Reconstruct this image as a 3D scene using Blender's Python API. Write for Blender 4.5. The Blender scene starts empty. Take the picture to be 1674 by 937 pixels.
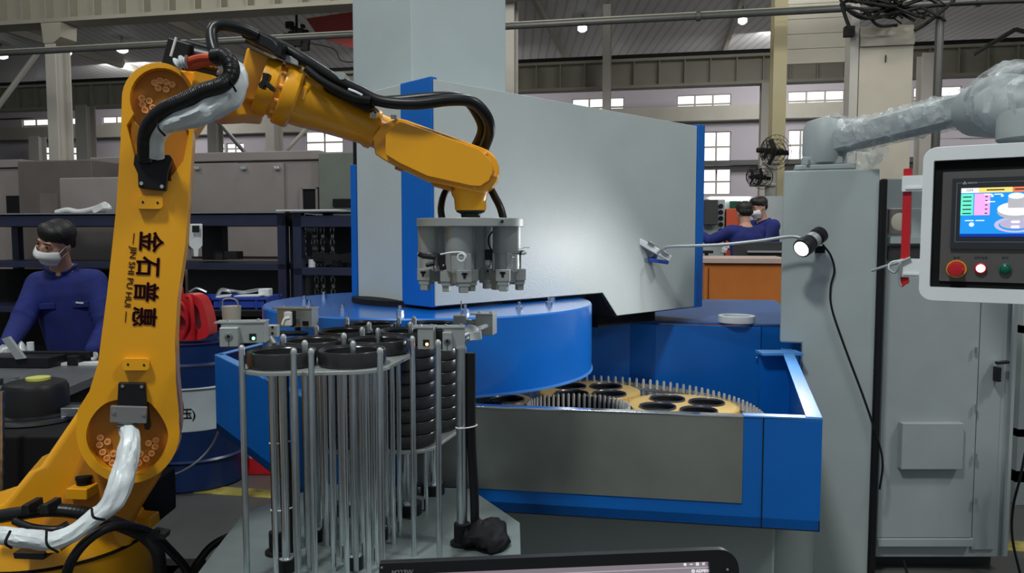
import bpy, math, random
from mathutils import Vector, Matrix, noise
from mathutils.geometry import tessellate_polygon
random.seed(7)
PI = math.pi
scene = bpy.context.scene
COL = scene.collection

# ---------------------------------------------------------------- camera
CAM_H = 1.4
PITCH = math.radians(3.8)
FPX = 1250.0
cam_data = bpy.data.cameras.new('camera')
cam_data.sensor_width = 36.0
cam_data.lens = 36.0 * FPX / 1674.0
cam_data.clip_end = 200
cam = bpy.data.objects.new('camera', cam_data)
cam.location = (0, 0, CAM_H)
cam.rotation_euler = (PI / 2 - PITCH, 0, 0)
COL.objects.link(cam)
scene.camera = cam

# ---------------------------------------------------------------- world, lights, exposure
scene.view_settings.view_transform = 'Standard'
scene.view_settings.look = 'None'
scene.view_settings.gamma = 1
scene.view_settings.use_curve_mapping = False
scene.view_settings.exposure = -0.38
world = bpy.data.worlds.new('world')
scene.world = world
world.use_nodes = True
bg = world.node_tree.nodes['Background']
bg.inputs[0].default_value = (0.86, 0.95, 1.0, 1)
bg.inputs[1].default_value = 0.34


def lamp(name, kind, loc, energy, size=1.0, target=None, color=(1, 1, 1), spot=None):
    d = bpy.data.lights.new(name, kind)
    d.energy = energy
    d.color = color
    if kind == 'AREA':
        d.size = size
    elif kind in ('POINT', 'SPOT'):
        d.shadow_soft_size = size
    if kind == 'SPOT' and spot:
        d.spot_size, d.spot_blend = spot
    o = bpy.data.objects.new(name, d)
    o.location = loc
    if target is not None:
        o.rotation_euler = (Vector(target) - Vector(loc)).to_track_quat('-Z', 'Y').to_euler()
    COL.objects.link(o)
    return o


# high-bay lamps of the near hall bay, above and behind the photographer
lamp('unseen_hall_light', 'AREA', (-1.6, -1.0, 6.6), 300, 0.7, (0.2, 2.2, 0.6), (0.97, 1, 0.98))
lamp('unseen_hall_light', 'AREA', (4.4, 0.4, 6.6), 190, 0.8, (1.2, 2.6, 0.6), (0.97, 1, 0.98))
lamp('unseen_hall_light', 'AREA', (-5.5, 4.5, 6.6), 75, 0.9, (-3, 5.5, 0.5), (1, 0.97, 0.93))
lamp('unseen_hall_light', 'AREA', (0.6, 6.0, 6.6), 110, 0.9, (0.4, 4.5, 0.5), (0.97, 1, 1))

# ---------------------------------------------------------------- helpers
cp, sp = math.cos(PITCH), math.sin(PITCH)
YAW = math.radians(11.0)                 # the hall runs eleven degrees off the camera's axis
HU = Vector((math.cos(YAW), -math.sin(YAW), 0))
HW = Vector((math.sin(YAW), math.cos(YAW), 0))
EYE = Vector((0, 0, CAM_H))


def ray(px, py):
    dx = (px - 837.0) / FPX
    dy = (468.5 - py) / FPX
    return Vector((dx, cp + dy * sp, -sp + dy * cp))


def P(px, py, y):
    d = ray(px, py)
    return EYE + d * (y / d.y)


def PZ(px, py, z):
    d = ray(px, py)
    return EYE + d * ((z - CAM_H) / d.z)


def PB(px, py, b):
    d = ray(px, py)
    return EYE + d * (b / d.dot(HW))


def PP(px, py, p0, n):
    d = ray(px, py)
    return EYE + d * ((p0 - EYE).dot(n) / d.dot(n))


def HP(a, b, z):
    v = HU * a + HW * b
    return Vector((v.x, v.y, z))


W = {}


def smooth_path(pts, n=8):
    pts = [Vector(p) for p in pts]
    if len(pts) < 3:
        return pts
    q = [pts[0] * 2 - pts[1]] + pts + [pts[-1] * 2 - pts[-2]]
    out = []
    for i in range(1, len(q) - 2):
        a, b, c, d = q[i - 1], q[i], q[i + 1], q[i + 2]
        for k in range(n):
            t = k / n
            out.append(0.5 * ((2 * b) + (c - a) * t + (2 * a - 5 * b + 4 * c - d) * t * t + (3 * b - a - 3 * c + d) * t ** 3))
    out.append(pts[-1])
    return out


def circle2(cx, cy, r, n=32, a0=0.0, a1=2 * PI):
    full = abs(a1 - a0 - 2 * PI) < 1e-6
    m = n if full else n + 1
    return [(cx + r * math.cos(a0 + (a1 - a0) * k / n), cy + r * math.sin(a0 + (a1 - a0) * k / n)) for k in range(m)]


def round_rect(x0, y0, x1, y1, r, n=5):
    out = []
    for cx, cy, a in ((x1 - r, y1 - r, 0), (x0 + r, y1 - r, PI / 2), (x0 + r, y0 + r, PI), (x1 - r, y0 + r, 1.5 * PI)):
        for k in range(n + 1):
            t = a + PI / 2 * k / n
            out.append((cx + r * math.cos(t), cy + r * math.sin(t)))
    return out


def soften(pts, it=2):
    """chamfer-cut a closed outline into a rounder one"""
    for _ in range(it):
        q = []
        for i, p in enumerate(pts):
            n = pts[(i + 1) % len(pts)]
            q.append((p[0] * .75 + n[0] * .25, p[1] * .75 + n[1] * .25))
            q.append((p[0] * .25 + n[0] * .75, p[1] * .25 + n[1] * .75))
        pts = q
    return pts


class MB:
    def __init__(self):
        self.v = []
        self.f = []

    def box(self, lo, hi, m=None):
        lo, hi = Vector(lo), Vector(hi)
        b = len(self.v)
        for z in (lo.z, hi.z):
            for x, y in ((lo.x, lo.y), (hi.x, lo.y), (hi.x, hi.y), (lo.x, hi.y)):
                p = Vector((x, y, z))
                self.v.append(m @ p if m else p)
        for q in ((0, 3, 2, 1), (4, 5, 6, 7), (0, 1, 5, 4), (1, 2, 6, 5), (2, 3, 7, 6), (3, 0, 4, 7)):
            self.f.append(tuple(b + i for i in q))
        return self

    def cbox(self, c, s, m=None):
        c, s = Vector(c), Vector(s) / 2
        return self.box(c - s, c + s, m)

    def obox(self, c, s, ux, uy=None):
        """box centred on c with sizes s along unit axes ux, uy, uz"""
        ux = Vector(ux).normalized()
        if uy is None:
            uy = Vector((0, 0, 1)).cross(ux)
            if uy.length < 1e-4:
                uy = Vector((0, 1, 0))
        uy = Vector(uy)
        uy = (uy - ux * uy.dot(ux)).normalized()
        uz = ux.cross(uy)
        m = Matrix((ux, uy, uz)).transposed().to_4x4()
        m.translation = Vector(c)
        return self.cbox((0, 0, 0), s, m)

    def tube(self, pts, r, n=12, cap=True, flat=None, closed=False):
        """swept round tube; r is a number or a function of the share along it"""
        pts = [Vector(p) for p in pts]
        N = len(pts)
        rings = []
        t = (pts[1] - pts[0]).normalized()
        up = Vector((0, 0, 1)) if abs(t.z) < 0.9 else Vector((1, 0, 0))
        u = (up - t * up.dot(t)).normalized()
        b0 = len(self.v)
        for i, p in enumerate(pts):
            if closed:
                t = (pts[(i + 1) % N] - pts[i - 1]).normalized()
            elif i == 0:
                t = (pts[1] - pts[0]).normalized()
            elif i == N - 1:
                t = (pts[-1] - pts[-2]).normalized()
            else:
                t = (pts[i + 1] - pts[i - 1]).normalized()
            u = (u - t * u.dot(t)).normalized()
            w = t.cross(u)
            rr = r(i / (N - 1)) if callable(r) else r
            for k in range(n):
                a = 2 * PI * k / n
                kk = rr
                if flat:
                    kk = rr * flat(i / (N - 1), a)
                self.v.append(p + (u * math.cos(a) + w * math.sin(a)) * kk)
        last = N if closed else N - 1
        for i in range(last):
            for k in range(n):
                k2 = (k + 1) % n
                j = (i + 1) % N
                self.f.append((b0 + i * n + k, b0 + i * n + k2, b0 + j * n + k2, b0 + j * n + k))
        if cap and not closed:
            self.f.append(tuple(b0 + k for k in range(n)))
            self.f.append(tuple(b0 + (N - 1) * n + k for k in range(n)))
        return self

    def cyl(self, a, b, r, r2=None, n=20):
        r2 = r if r2 is None else r2
        return self.tube([a, b], lambda t: r + (r2 - r) * t, n)

    def lathe(self, prof, c=(0, 0, 0), axis=(0, 0, 1), n=32, closed=False):
        """prof: (radius, height) pairs turned about the axis through c"""
        ax = Vector(axis).normalized()
        up = Vector((1, 0, 0)) if abs(ax.x) < 0.9 else Vector((0, 1, 0))
        u = (up - ax * up.dot(ax)).normalized()
        w = ax.cross(u)
        c = Vector(c)
        b0 = len(self.v)
        for r, h in prof:
            for k in range(n):
                a = 2 * PI * k / n
                self.v.append(c + ax * h + (u * math.cos(a) + w * math.sin(a)) * r)
        m = len(prof)
        for i in range(m if closed else m - 1):
            j = (i + 1) % m
            for k in range(n):
                k2 = (k + 1) % n
                self.f.append((b0 + i * n + k, b0 + i * n + k2, b0 + j * n + k2, b0 + j * n + k))
        if not closed:
            if prof[0][0] > 1e-5:
                self.f.append(tuple(b0 + k for k in range(n)))
            if prof[-1][0] > 1e-5:
                self.f.append(tuple(b0 + (m - 1) * n + k for k in range(n)))
        return self

    def ball(self, c, r, n=12, m=8):
        r = Vector((r, r, r)) if isinstance(r, (int, float)) else Vector(r)
        c = Vector(c)
        b0 = len(self.v)
        for i in range(m + 1):
            th = PI * i / m
            for k in range(n):
                a = 2 * PI * k / n
                self.v.append(c + Vector((r.x * math.sin(th) * math.cos(a), r.y * math.sin(th) * math.sin(a), r.z * math.cos(th))))
        for i in range(m):
            for k in range(n):
                k2 = (k + 1) % n
                self.f.append((b0 + i * n + k, b0 + i * n + k2, b0 + (i + 1) * n + k2, b0 + (i + 1) * n + k))
        return self

    def plate(self, loops, fr, d0, d1):
        """flat outline with holes given thickness; fr(u, v, w) -> point, w from d0 to d1"""
        if not isinstance(loops[0][0], (tuple, list, Vector)):
            loops = [loops]
        tri = tessellate_polygon([[Vector((p[0], p[1], 0)) for p in L] for L in loops])
        flat = [p for L in loops for p in L]
        b0 = len(self.v)
        for p in flat:
            self.v.append(Vector(fr(p[0], p[1], d0)))
        b1 = len(self.v)
        for p in flat:
            self.v.append(Vector(fr(p[0], p[1], d1)))
        for t in tri:
            self.f.append(tuple(b0 + i for i in t))
            self.f.append(tuple(b1 + i for i in reversed(t)))
        s = 0
        for L in loops:
            n = len(L)
            for k in range(n):
                k2 = (k + 1) % n
                self.f.append((b0 + s + k, b0 + s + k2, b1 + s + k2, b1 + s + k))
            s += n
        return self

    def quad(self, *pts):
        b = len(self.v)
        self.v += [Vector(p) for p in pts]
        self.f.append(tuple(range(b, b + len(pts))))
        return self

    def loft(self, secs, n=20):
        """secs: (centre, half-vector a, half-vector b) elliptical sections"""
        b0 = len(self.v)
        for c, a, b in secs:
            c, a, b = Vector(c), Vector(a), Vector(b)
            for k in range(n):
                t = 2 * PI * k / n
                self.v.append(c + a * math.cos(t) + b * math.sin(t))
        for i in range(len(secs) - 1):
            for k in range(n):
                k2 = (k + 1) % n
                self.f.append((b0 + i * n + k, b0 + i * n + k2, b0 + (i + 1) * n + k2, b0 + (i + 1) * n + k))
        self.f.append(tuple(b0 + k for k in range(n)))
        self.f.append(tuple(b0 + (len(secs) - 1) * n + k for k in range(n)))
        return self

    def limb(self, pts, rs, n=14):
        """tapered chain with round joints"""
        for (a, b), (r, s) in zip(zip(pts, pts[1:]), zip(rs, rs[1:])):
            self.cyl(a, b, r, s, n)
        for p, r in zip(pts, rs):
            self.ball(p, r, n, 8)
        return self


def ob(name, mb, mat, parent=None, bevel=0.0, label=None, cat=None, group=None, kind=None, angle=35, origin=None, seg=2):
    import bmesh
    if parent is not None:
        org = W[parent.name]
    elif origin is not None:
        org = Vector(origin)
    else:
        xs = [v.x for v in mb.v]; ys = [v.y for v in mb.v]; zs = [v.z for v in mb.v]
        org = Vector(((min(xs) + max(xs)) / 2, (min(ys) + max(ys)) / 2, min(zs)))
    me = bpy.data.meshes.new(name)
    me.from_pydata([v - org for v in mb.v], [], mb.f)
    bm = bmesh.new()
    bm.from_mesh(me)
    bmesh.ops.remove_doubles(bm, verts=bm.verts, dist=1e-6)
    bmesh.ops.recalc_face_normals(bm, faces=bm.faces)
    for f in bm.faces:
        f.smooth = True
    bm.to_mesh(me)
    bm.free()
    me.set_sharp_from_angle(angle=math.radians(angle))
    me.materials.append(mat)
    o = bpy.data.objects.new(name, me)
    COL.objects.link(o)
    W[o.name] = org
    if parent is not None:
        o.parent = parent
    else:
        o.location = org
    if bevel > 0:
        m = o.modifiers.new('bevel', 'BEVEL')
        m.width = bevel
        m.segments = seg
        m.limit_method = 'ANGLE'
        m.angle_limit = math.radians(40)
        m.harden_normals = True
    tag(o, label, cat, group, kind)
    return o


def tag(o, label=None, cat=None, group=None, kind=None):
    if label: o['label'] = label
    if cat: o['category'] = cat
    if group: o['group'] = group
    if kind: o['kind'] = kind
    return o


def thing(name, label, cat, loc, group=None):
    o = bpy.data.objects.new(name, None)
    o.empty_display_size = 0.05
    o.location = loc
    COL.objects.link(o)
    W[o.name] = Vector(loc)
    return tag(o, label, cat, group)


def copy_thing(src, delta, label, group=None):
    def cp_(o, par):
        c = o.copy()
        COL.objects.link(c)
        if par is not None:
            c.parent = par
        W[c.name] = W[o.name] + delta
        for ch in o.children:
            cp_(ch, c)
        return c
    r = cp_(src, None)
    r.location = src.location + Vector(delta)
    r['label'] = label
    if group: r['group'] = group
    return r


def text(name, body, mat, origin, ux, uy, size, parent=None, depth=0.0006, align='CENTER', stretch=1.0, bold=0.0):
    """lettering as thin geometry; ux is the reading direction, uy the way up"""
    c = bpy.data.curves.new(name, 'FONT')
    c.body = body
    c.size = size
    c.align_x = align
    c.align_y = 'CENTER'
    c.extrude = depth / 2
    c.resolution_u = 3
    t = bpy.data.objects.new(name, c)
    me = bpy.data.meshes.new_from_object(t)
    bpy.data.objects.remove(t)
    me.name = name
    ux = Vector(ux).normalized()
    uy = Vector(uy)
    uy = (uy - ux * uy.dot(ux)).normalized()
    uz = ux.cross(uy)
    m = Matrix((ux * stretch, uy, uz)).transposed().to_4x4()
    org = W[parent.name] if parent is not None else Vector((0, 0, 0))
    m.translation = Vector(origin) - org
    if bold > 0:                      # heavier strokes: a few shifted copies in one mesh
        import bmesh
        bm = bmesh.new()
        for dx, dy in ((0, 0), (bold, 0), (-bold, 0), (0, bold), (0, -bold)):
            t2 = me.copy(); t2.transform(Matrix.Translation((dx, dy, 0))); bm.from_mesh(t2); bpy.data.meshes.remove(t2)
        bm.to_mesh(me); bm.free()
    me.transform(m)
    me.materials.clear()
    me.materials.append(mat)
    o = bpy.data.objects.new(name, me)
    COL.objects.link(o)
    W[o.name] = org
    if parent is not None:
        o.parent = parent
    return o


# ---------------------------------------------------------------- materials
def mat(name, col, rough=0.5, metal=0.0, var=0.06, scale=6.0, bump=0.0, bscale=80.0, emit=None, estr=0.0, alpha=1.0, trans=0.0, coat=0.0, spec=0.5):
    m = bpy.data.materials.new(name)
    m.use_nodes = True
    nt = m.node_tree
    b = nt.nodes['Principled BSDF']
    tc = nt.nodes.new('ShaderNodeTexCoord')
    nz = nt.nodes.new('ShaderNodeTexNoise')
    nz.inputs['Scale'].default_value = scale
    nz.inputs['Detail'].default_value = 5
    nt.links.new(tc.outputs['Object'], nz.inputs['Vector'])
    rp = nt.nodes.new('ShaderNodeMapRange')
    rp.inputs['From Min'].default_value = 0.3
    rp.inputs['From Max'].default_value = 0.7
    rp.inputs['To Min'].default_value = 1 - var
    rp.inputs['To Max'].default_value = 1 + var
    nt.links.new(nz.outputs['Fac'], rp.inputs['Value'])
    mx = nt.nodes.new('ShaderNodeVectorMath')
    mx.operation = 'SCALE'
    mx.inputs[0].default_value = col[:3]
    nt.links.new(rp.outputs['Result'], mx.inputs['Scale'])
    nt.links.new(mx.outputs['Vector'], b.inputs['Base Color'])
    b.inputs['Roughness'].default_value = rough
    b.inputs['Metallic'].default_value = metal
    b.inputs['Specular IOR Level'].default_value = spec
    b.inputs['Coat Weight'].default_value = coat
    b.inputs['Coat Roughness'].default_value = 0.15
    b.inputs['Alpha'].default_value = alpha
    b.inputs['Transmission Weight'].default_value = trans
    if emit:
        b.inputs['Emission Color'].default_value = (*emit, 1)
        b.inputs['Emission Strength'].default_value = estr
    if bump > 0:
        n2 = nt.nodes.new('ShaderNodeTexNoise')
        n2.inputs['Scale'].default_value = bscale
        n2.inputs['Detail'].default_value = 3
        nt.links.new(tc.outputs['Object'], n2.inputs['Vector'])
        bp = nt.nodes.new('ShaderNodeBump')
        bp.inputs['Strength'].default_value = bump
        bp.inputs['Distance'].default_value = 0.002
        nt.links.new(n2.outputs['Fac'], bp.inputs['Height'])
        nt.links.new(bp.outputs['Normal'], b.inputs['Normal'])
    return m


M = {}
M['grey_paint'] = mat('light grey powder coat', (.47, .52, .51), .40, var=.03, bump=.35, bscale=220)
M['pedestal_grey'] = mat('pedestal grey paint', (.36, .41, .405), .5, var=.04, bump=.1, bscale=200)
M['cabinet_grey'] = mat('cabinet grey paint', (.33, .37, .375), .5, var=.05, bump=.1, bscale=160)
M['blue_paint'] = mat('machine blue paint', (.0, .125, .50), .40, var=.05, bump=.15, bscale=200)
M['blue_disc'] = mat('glossy blue enamel', (.0, .16, .64), .30, var=.05, bump=.04, bscale=120, coat=.9)
M['robot_yellow'] = mat('robot yellow enamel', (.82, .37, .006), .34, var=.03, coat=.25)
M['robot_shaded'] = mat('shaded robot yellow', (.52, .20, .010), .5, var=.05)  # robot yellow with the shade of pockets and recesses put into the colour
M['orange_bolt'] = mat('painted bolt head', (1.0, .52, .17), .35)
M['black_rubber'] = mat('black rubber hose', (.008, .008, .009), .36, var=.15, spec=.35)
M['black_metal'] = mat('black coated steel', (.010, .010, .011), .42, var=.15, spec=.3)
M['black_matte'] = mat('dull black', (.006, .006, .007), .7, var=.2, spec=.2)
M['ring_black'] = mat('blackened steel ring', (.035, .036, .038), .24, metal=.5, var=.2)
M['film_white'] = mat('white cable wrap', (.60, .65, .67), .32, var=.22, scale=14, bump=.5, bscale=40)
M['chrome'] = mat('bright ground steel', (.78, .82, .85), .14, metal=1, var=.05)
M['steel'] = mat('satin steel', (.42, .44, .45), .32, metal=1, var=.08, scale=14)
M['rod_steel'] = mat('guide rod steel', (.60, .65, .68), .28, metal=1, var=.1, scale=20)
M['alu'] = mat('cast aluminium', (.42, .45, .45), .45, metal=.55, var=.08, bump=.1)
M['alu_plate'] = mat('machined aluminium plate', (.40, .43, .42), .42, metal=.5, var=.07)
M['stainless'] = mat('brushed stainless sheet', (.34, .36, .33), .36, metal=.7, var=.18, scale=3)
M['brass'] = mat('gold anodised carrier', (.80, .56, .20), .42, metal=.35, var=.08)
M['dark_recess'] = mat('dark recess', (.010, .010, .012), .7, spec=.2)
M['carrier_ring_lit'] = mat('lit black steel ring', (.17, .165, .175), .25, metal=.8, var=.1)  # rim highlight put into the colour, lighter than the rack's black rings
M['bezel_white'] = mat('pale panel housing', (.82, .86, .86), .35, var=.02)
M['white_plastic'] = mat('white plastic', (.72, .75, .76), .4)
M['pin_steel'] = mat('pale turned pins', (.55, .53, .48), .4, metal=.3, var=.1)
M['red_paint'] = mat('red enamel', (.55, .012, .02), .35)
M['red_plastic'] = mat('red plastic', (.55, .015, .02), .3)
M['letter'] = mat('dark maroon lettering', (.035, .003, .006), .5, spec=.2)
M['orange_cabinet'] = mat('orange cabinet paint', (.58, .17, .025), .45)
M['navy_rack'] = mat('navy rack paint', (.016, .020, .055), .5, var=.15)
M['beige_machine'] = mat('warm grey machine sheet', (.27, .235, .22), .5, var=.08, scale=3)
M['brown_machine'] = mat('brown grey machine sheet', (.13, .11, .10), .55, var=.08)
M['green_machine'] = mat('grey green machine sheet', (.15, .17, .14), .5, var=.08)
M['dark_machine'] = mat('dark machine interior', (.03, .03, .03), .6)
M['drum_blue'] = mat('dark blue drum enamel', (.010, .03, .12), .3, var=.1)
M['drum_white'] = mat('white drum enamel', (.50, .56, .58), .4, var=.08)
M['cloth_blue'] = mat('royal blue workwear', (.010, .019, .15), .85, var=.25, scale=9, bump=.6, bscale=30)
M['cloth_dark'] = mat('dark blue trousers', (.01, .015, .07), .9)
M['skin'] = mat('skin', (.50, .27, .19), .5, var=.06)
M['hair'] = mat('black hair', (.008, .007, .007), .5, bump=.8, bscale=120)
M['mask'] = mat('white face mask', (.70, .70, .70), .8, bump=.3, bscale=50)
M['glove'] = mat('white and black knit glove', (.40, .40, .40), .9, var=.8, scale=45)
M['column_paint'] = mat('cream column paint', (.42, .41, .37), .6, var=.06, scale=1)
M['column_yellow'] = mat('yellowed column paint', (.36, .32, .19), .6, var=.08, scale=1)
M['girder_paint'] = mat('girder grey beige paint', (.34, .33, .27), .65, var=.08, scale=1)
M['pipe_grey'] = mat('grey service pipe', (.06, .065, .06), .4, var=.1)
M['duct_beige'] = mat('dusty beige sheet', (.42, .39, .32), .6, var=.14, scale=1.3)
M['fan_black'] = mat('black fan steel', (.014, .014, .014), .6, spec=.2)
M['sheet_white'] = mat('white paper', (.7, .7, .7), .7)
M['trim_blue'] = mat('navy plastic tray', (.02, .06, .36), .4)
M['wood'] = mat('brown board', (.17, .13, .10), .7, var=.2, scale=4)
M['lamp_glow'] = mat('lamp glow', (1, 1, 1), .5, emit=(1, 1, .97), estr=9)
M['bay_glow'] = mat('high bay lamp glow', (1, 1, 1), .5, emit=(.93, .97, 1), estr=5)
M['window_glow'] = mat('daylit window glass', (.8, .8, .8), .3, emit=(1, .98, 1.0), estr=1.7, var=0)
M['led_green'] = mat('green indicator', (.1, .9, .4), .4, emit=(.2, 1, .5), estr=6)
M['led_red'] = mat('orange red indicator', (1, .3, .1), .4, emit=(1, .35, .12), estr=8)
M['led_white_red'] = mat('lit red push button', (1, .5, .5), .4, emit=(1, .42, .42), estr=4)
M['green_button'] = mat('green push button', (.0, .12, .07), .3)


def film_material():
    m = bpy.data.materials.new('clear stretch film')
    m.use_nodes = True
    nt = m.node_tree
    b = nt.nodes['Principled BSDF']
    b.inputs['Base Color'].default_value = (.75, .80, .80, 1)
    b.inputs['Roughness'].default_value = .12
    b.inputs['Specular IOR Level'].default_value = .8
    tc = nt.nodes.new('ShaderNodeTexCoord')
    v = nt.nodes.new('ShaderNodeTexVoronoi')
    v.inputs['Scale'].default_value = 16
    v.feature = 'DISTANCE_TO_EDGE'
    nt.links.new(tc.outputs['Object'], v.inputs['Vector'])
    n = nt.nodes.new('ShaderNodeTexNoise')
    n.inputs['Scale'].default_value = 14
    n.inputs['Detail'].default_value = 6
    nt.links.new(tc.outputs['Object'], n.inputs['Vector'])
    bp = nt.nodes.new('ShaderNodeBump')
    bp.inputs['Strength'].default_value = .9
    bp.inputs['Distance'].default_value = .02
    nt.links.new(n.outputs['Fac'], bp.inputs['Height'])
    nt.links.new(bp.outputs['Normal'], b.inputs['Normal'])
    mr = nt.nodes.new('ShaderNodeMapRange')
    mr.inputs['From Min'].default_value = .35
    mr.inputs['From Max'].default_value = .7
    mr.inputs['To Min'].default_value = .08
    mr.inputs['To Max'].default_value = .6
    nt.links.new(n.outputs['Fac'], mr.inputs['Value'])
    nt.links.new(mr.outputs['Result'], b.inputs['Alpha'])
    return m


M['film'] = film_material()


def floor_material():
    m = mat('grey epoxy floor', (.085, .085, .08), .32, var=.22, scale=1.2, bump=.1, bscale=20)
    return m


def ceiling_material():
    m = bpy.data.materials.new('ribbed ceiling sheet')
    m.use_nodes = True
    nt = m.node_tree
    b = nt.nodes['Principled BSDF']
    b.inputs['Roughness'].default_value = .6
    tc = nt.nodes.new('ShaderNodeTexCoord')
    w = nt.nodes.new('ShaderNodeTexWave')
    w.inputs['Scale'].default_value = 1.1
    w.inputs['Distortion'].default_value = .4
    nt.links.new(tc.outputs['Object'], w.inputs['Vector'])
    r = nt.nodes.new('ShaderNodeValToRGB')
    r.color_ramp.elements[0].color = (.34, .345, .33, 1)
    r.color_ramp.elements[1].color = (.48, .49, .47, 1)
    r.color_ramp.elements[0].position = .0
    r.color_ramp.elements[1].position = .35
    nt.links.new(w.outputs['Fac'], r.inputs['Fac'])
    nt.links.new(r.outputs['Color'], b.inputs['Base Color'])
    return m


def screen_material(name, emit, s):
    return mat(name, emit, .3, emit=emit, estr=s, var=0)

# ================================================================ HALL (setting)
BW = 30.5                                   # the far wall
ZC = 7.9
fl = MB(); fl.plate([(-38, -6), (30, -6), (30, BW + .3), (-38, BW + .3)], lambda a, b, w: HP(a, b, w), -.12, 0)
ob('floor', fl, floor_material(), kind='structure', label='dark grey painted workshop floor')
cl = MB(); cl.plate([(-38, 8.5), (30, 8.5), (30, BW + .3), (-38, BW + .3)], lambda a, b, w: HP(a, b, w), ZC, ZC + .12)
ceil = ob('ceiling', cl, ceiling_material(), kind='structure', label='grey ribbed sheet ceiling of the hall')
pur = MB()
for k in range(9):
    a = -20 + 5.5 * k
    pur.plate([(a, 10), (a + .12, 10), (a + .12, BW), (a, BW)], lambda u, v, w: HP(u, v, w), ZC - .22, ZC)
ob('purlin', pur, M['girder_paint'], parent=ceil, kind='stuff')

wall_m = mat('pale grey plaster wall', (.40, .38, .40), .8, var=.06, scale=.5)
# windows: openings in the far wall, in metres along the wall
win = []
upper = [(935, 1020), (1107, 1195), (1288, 1380), (1493, 1572)]
for x0, x1 in upper:
    cx = (x0 + x1) / 2
    a0 = PB(x0, 170, BW).dot(HU); a1 = PB(x1, 170, BW).dot(HU)
    z0 = PB(1107, 187, BW).z; z1 = PB(1107, 156, BW).z
    win.append((a0, a1, z0, z1, 3))
for x0, x1 in ((340, 398), (188, 212), (100, 124), (56, 79)):
    a0 = PB(x0, 197, BW).dot(HU); a1 = PB(x1, 197, BW).dot(HU)
    if a1 - a0 < 1.3:
        a0 = a1 - 1.4
    win.append((a0, a1, PB(370, 207, BW).z, PB(370, 184, BW).z, 3))
for x0, x1, y0, y1 in ((1147, 1195, 215, 265), (1147, 1195, 276, 318), (1288, 1330, 212, 262), (1345, 1385, 212, 262), (370, 398, 234, 252), (345, 366, 234, 252), (60, 80, 240, 262), (118, 136, 240, 262), (500, 560, 215, 250)):
    p0, p1 = PB(x0, y1, BW), PB(x1, y0, BW)
    win.append((p0.dot(HU), p1.dot(HU), PB((x0 + x1) / 2, y1, BW).z, PB((x0 + x1) / 2, y0, BW).z, 2))
wl = MB()
xs = sorted({-38, 30} | {w[0] for w in win} | {w[1] for w in win})
zs = sorted({0, ZC} | {w[2] for w in win} | {w[3] for w in win})
for xa, xb in zip(xs, xs[1:]):
    run = None
    for za, zb in zip(zs, zs[1:]):
        hole = any(w[0] - 1e-6 <= xa and xb <= w[1] + 1e-6 and w[2] - 1e-6 <= za and zb <= w[3] + 1e-6 for w in win)
        if not hole:
            wl.plate([(xa, za), (xb, za), (xb, zb), (xa, zb)], lambda u, v, w: HP(u, w, v), BW, BW + .3)
wall = ob('wall_back', wl, wall_m, kind='structure', label='pale far wall of the hall with rows of windows')
for i, (a0, a1, z0, z1, n) in enumerate(win):
    fm = MB(); th = .07
    cols = 3 if a1 - a0 > 1.7 else 2
    fr = lambda u, v, w: HP(u, w, v)
    grid = [[(a0, z0), (a1, z0), (a1, z1), (a0, z1)]]
    rows = 2
    for c in range(cols):
        for r in range(rows):
            x0 = a0 + th / 2 + (a1 - a0) * c / cols; x1 = a0 - th / 2 + (a1 - a0) * (c + 1) / cols
            y0 = z0 + th / 2 + (z1 - z0) * r / rows; y1 = z0 - th / 2 + (z1 - z0) * (r + 1) / rows
            grid.append([(x0, y0), (x0, y1), (x1, y1), (x1, y0)])
    fm.plate(grid, fr, BW + .06, BW + .14)
    w_ = ob('window_%d' % (i + 1), fm, M['girder_paint'], kind='structure', label='bright daylit window in the far wall')
    for g in grid[1:]:
        pm = MB(); pm.plate(g, fr, BW + .09, BW + .11)
        ob('pane', pm, M['window_glow'], parent=w_)

# ledges along the far wall
n_trim = 0
for y, h, m_ in ((196, .55, 'girder_paint'), (270, .18, 'pipe_grey')):
    z = PB(1220, y, BW - .3).z
    t = MB(); t.plate([(-37, z), (29, z), (29, z + h), (-37, z + h)], lambda u, v, w: HP(u, w, v), BW - .45, BW)
    n_trim += 1
    ob('trim_%d' % n_trim, t, M[m_], kind='structure')

sw = MB(); sw.plate([(-38.3, -6), (-38, -6), (-38, BW + .3), (-38.3, BW + .3)], lambda u, v, w: HP(u, v, w), 0, ZC)
ob('wall_left', sw, wall_m, kind='structure', label='pale side wall far off at the left')
# yellow floor line
yl = mat('worn yellow floor paint', (.30, .25, .06), .5, var=.75, scale=7)
t = MB(); t.plate([(-7, 3.68), (6, 3.68), (6, 3.80), (-7, 3.80)], lambda u, v, w: HP(u, v, w), 0, .003)
n_trim += 1
ob('trim_%d' % n_trim, t, yl, kind='structure', label='worn yellow line painted across the floor')


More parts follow.
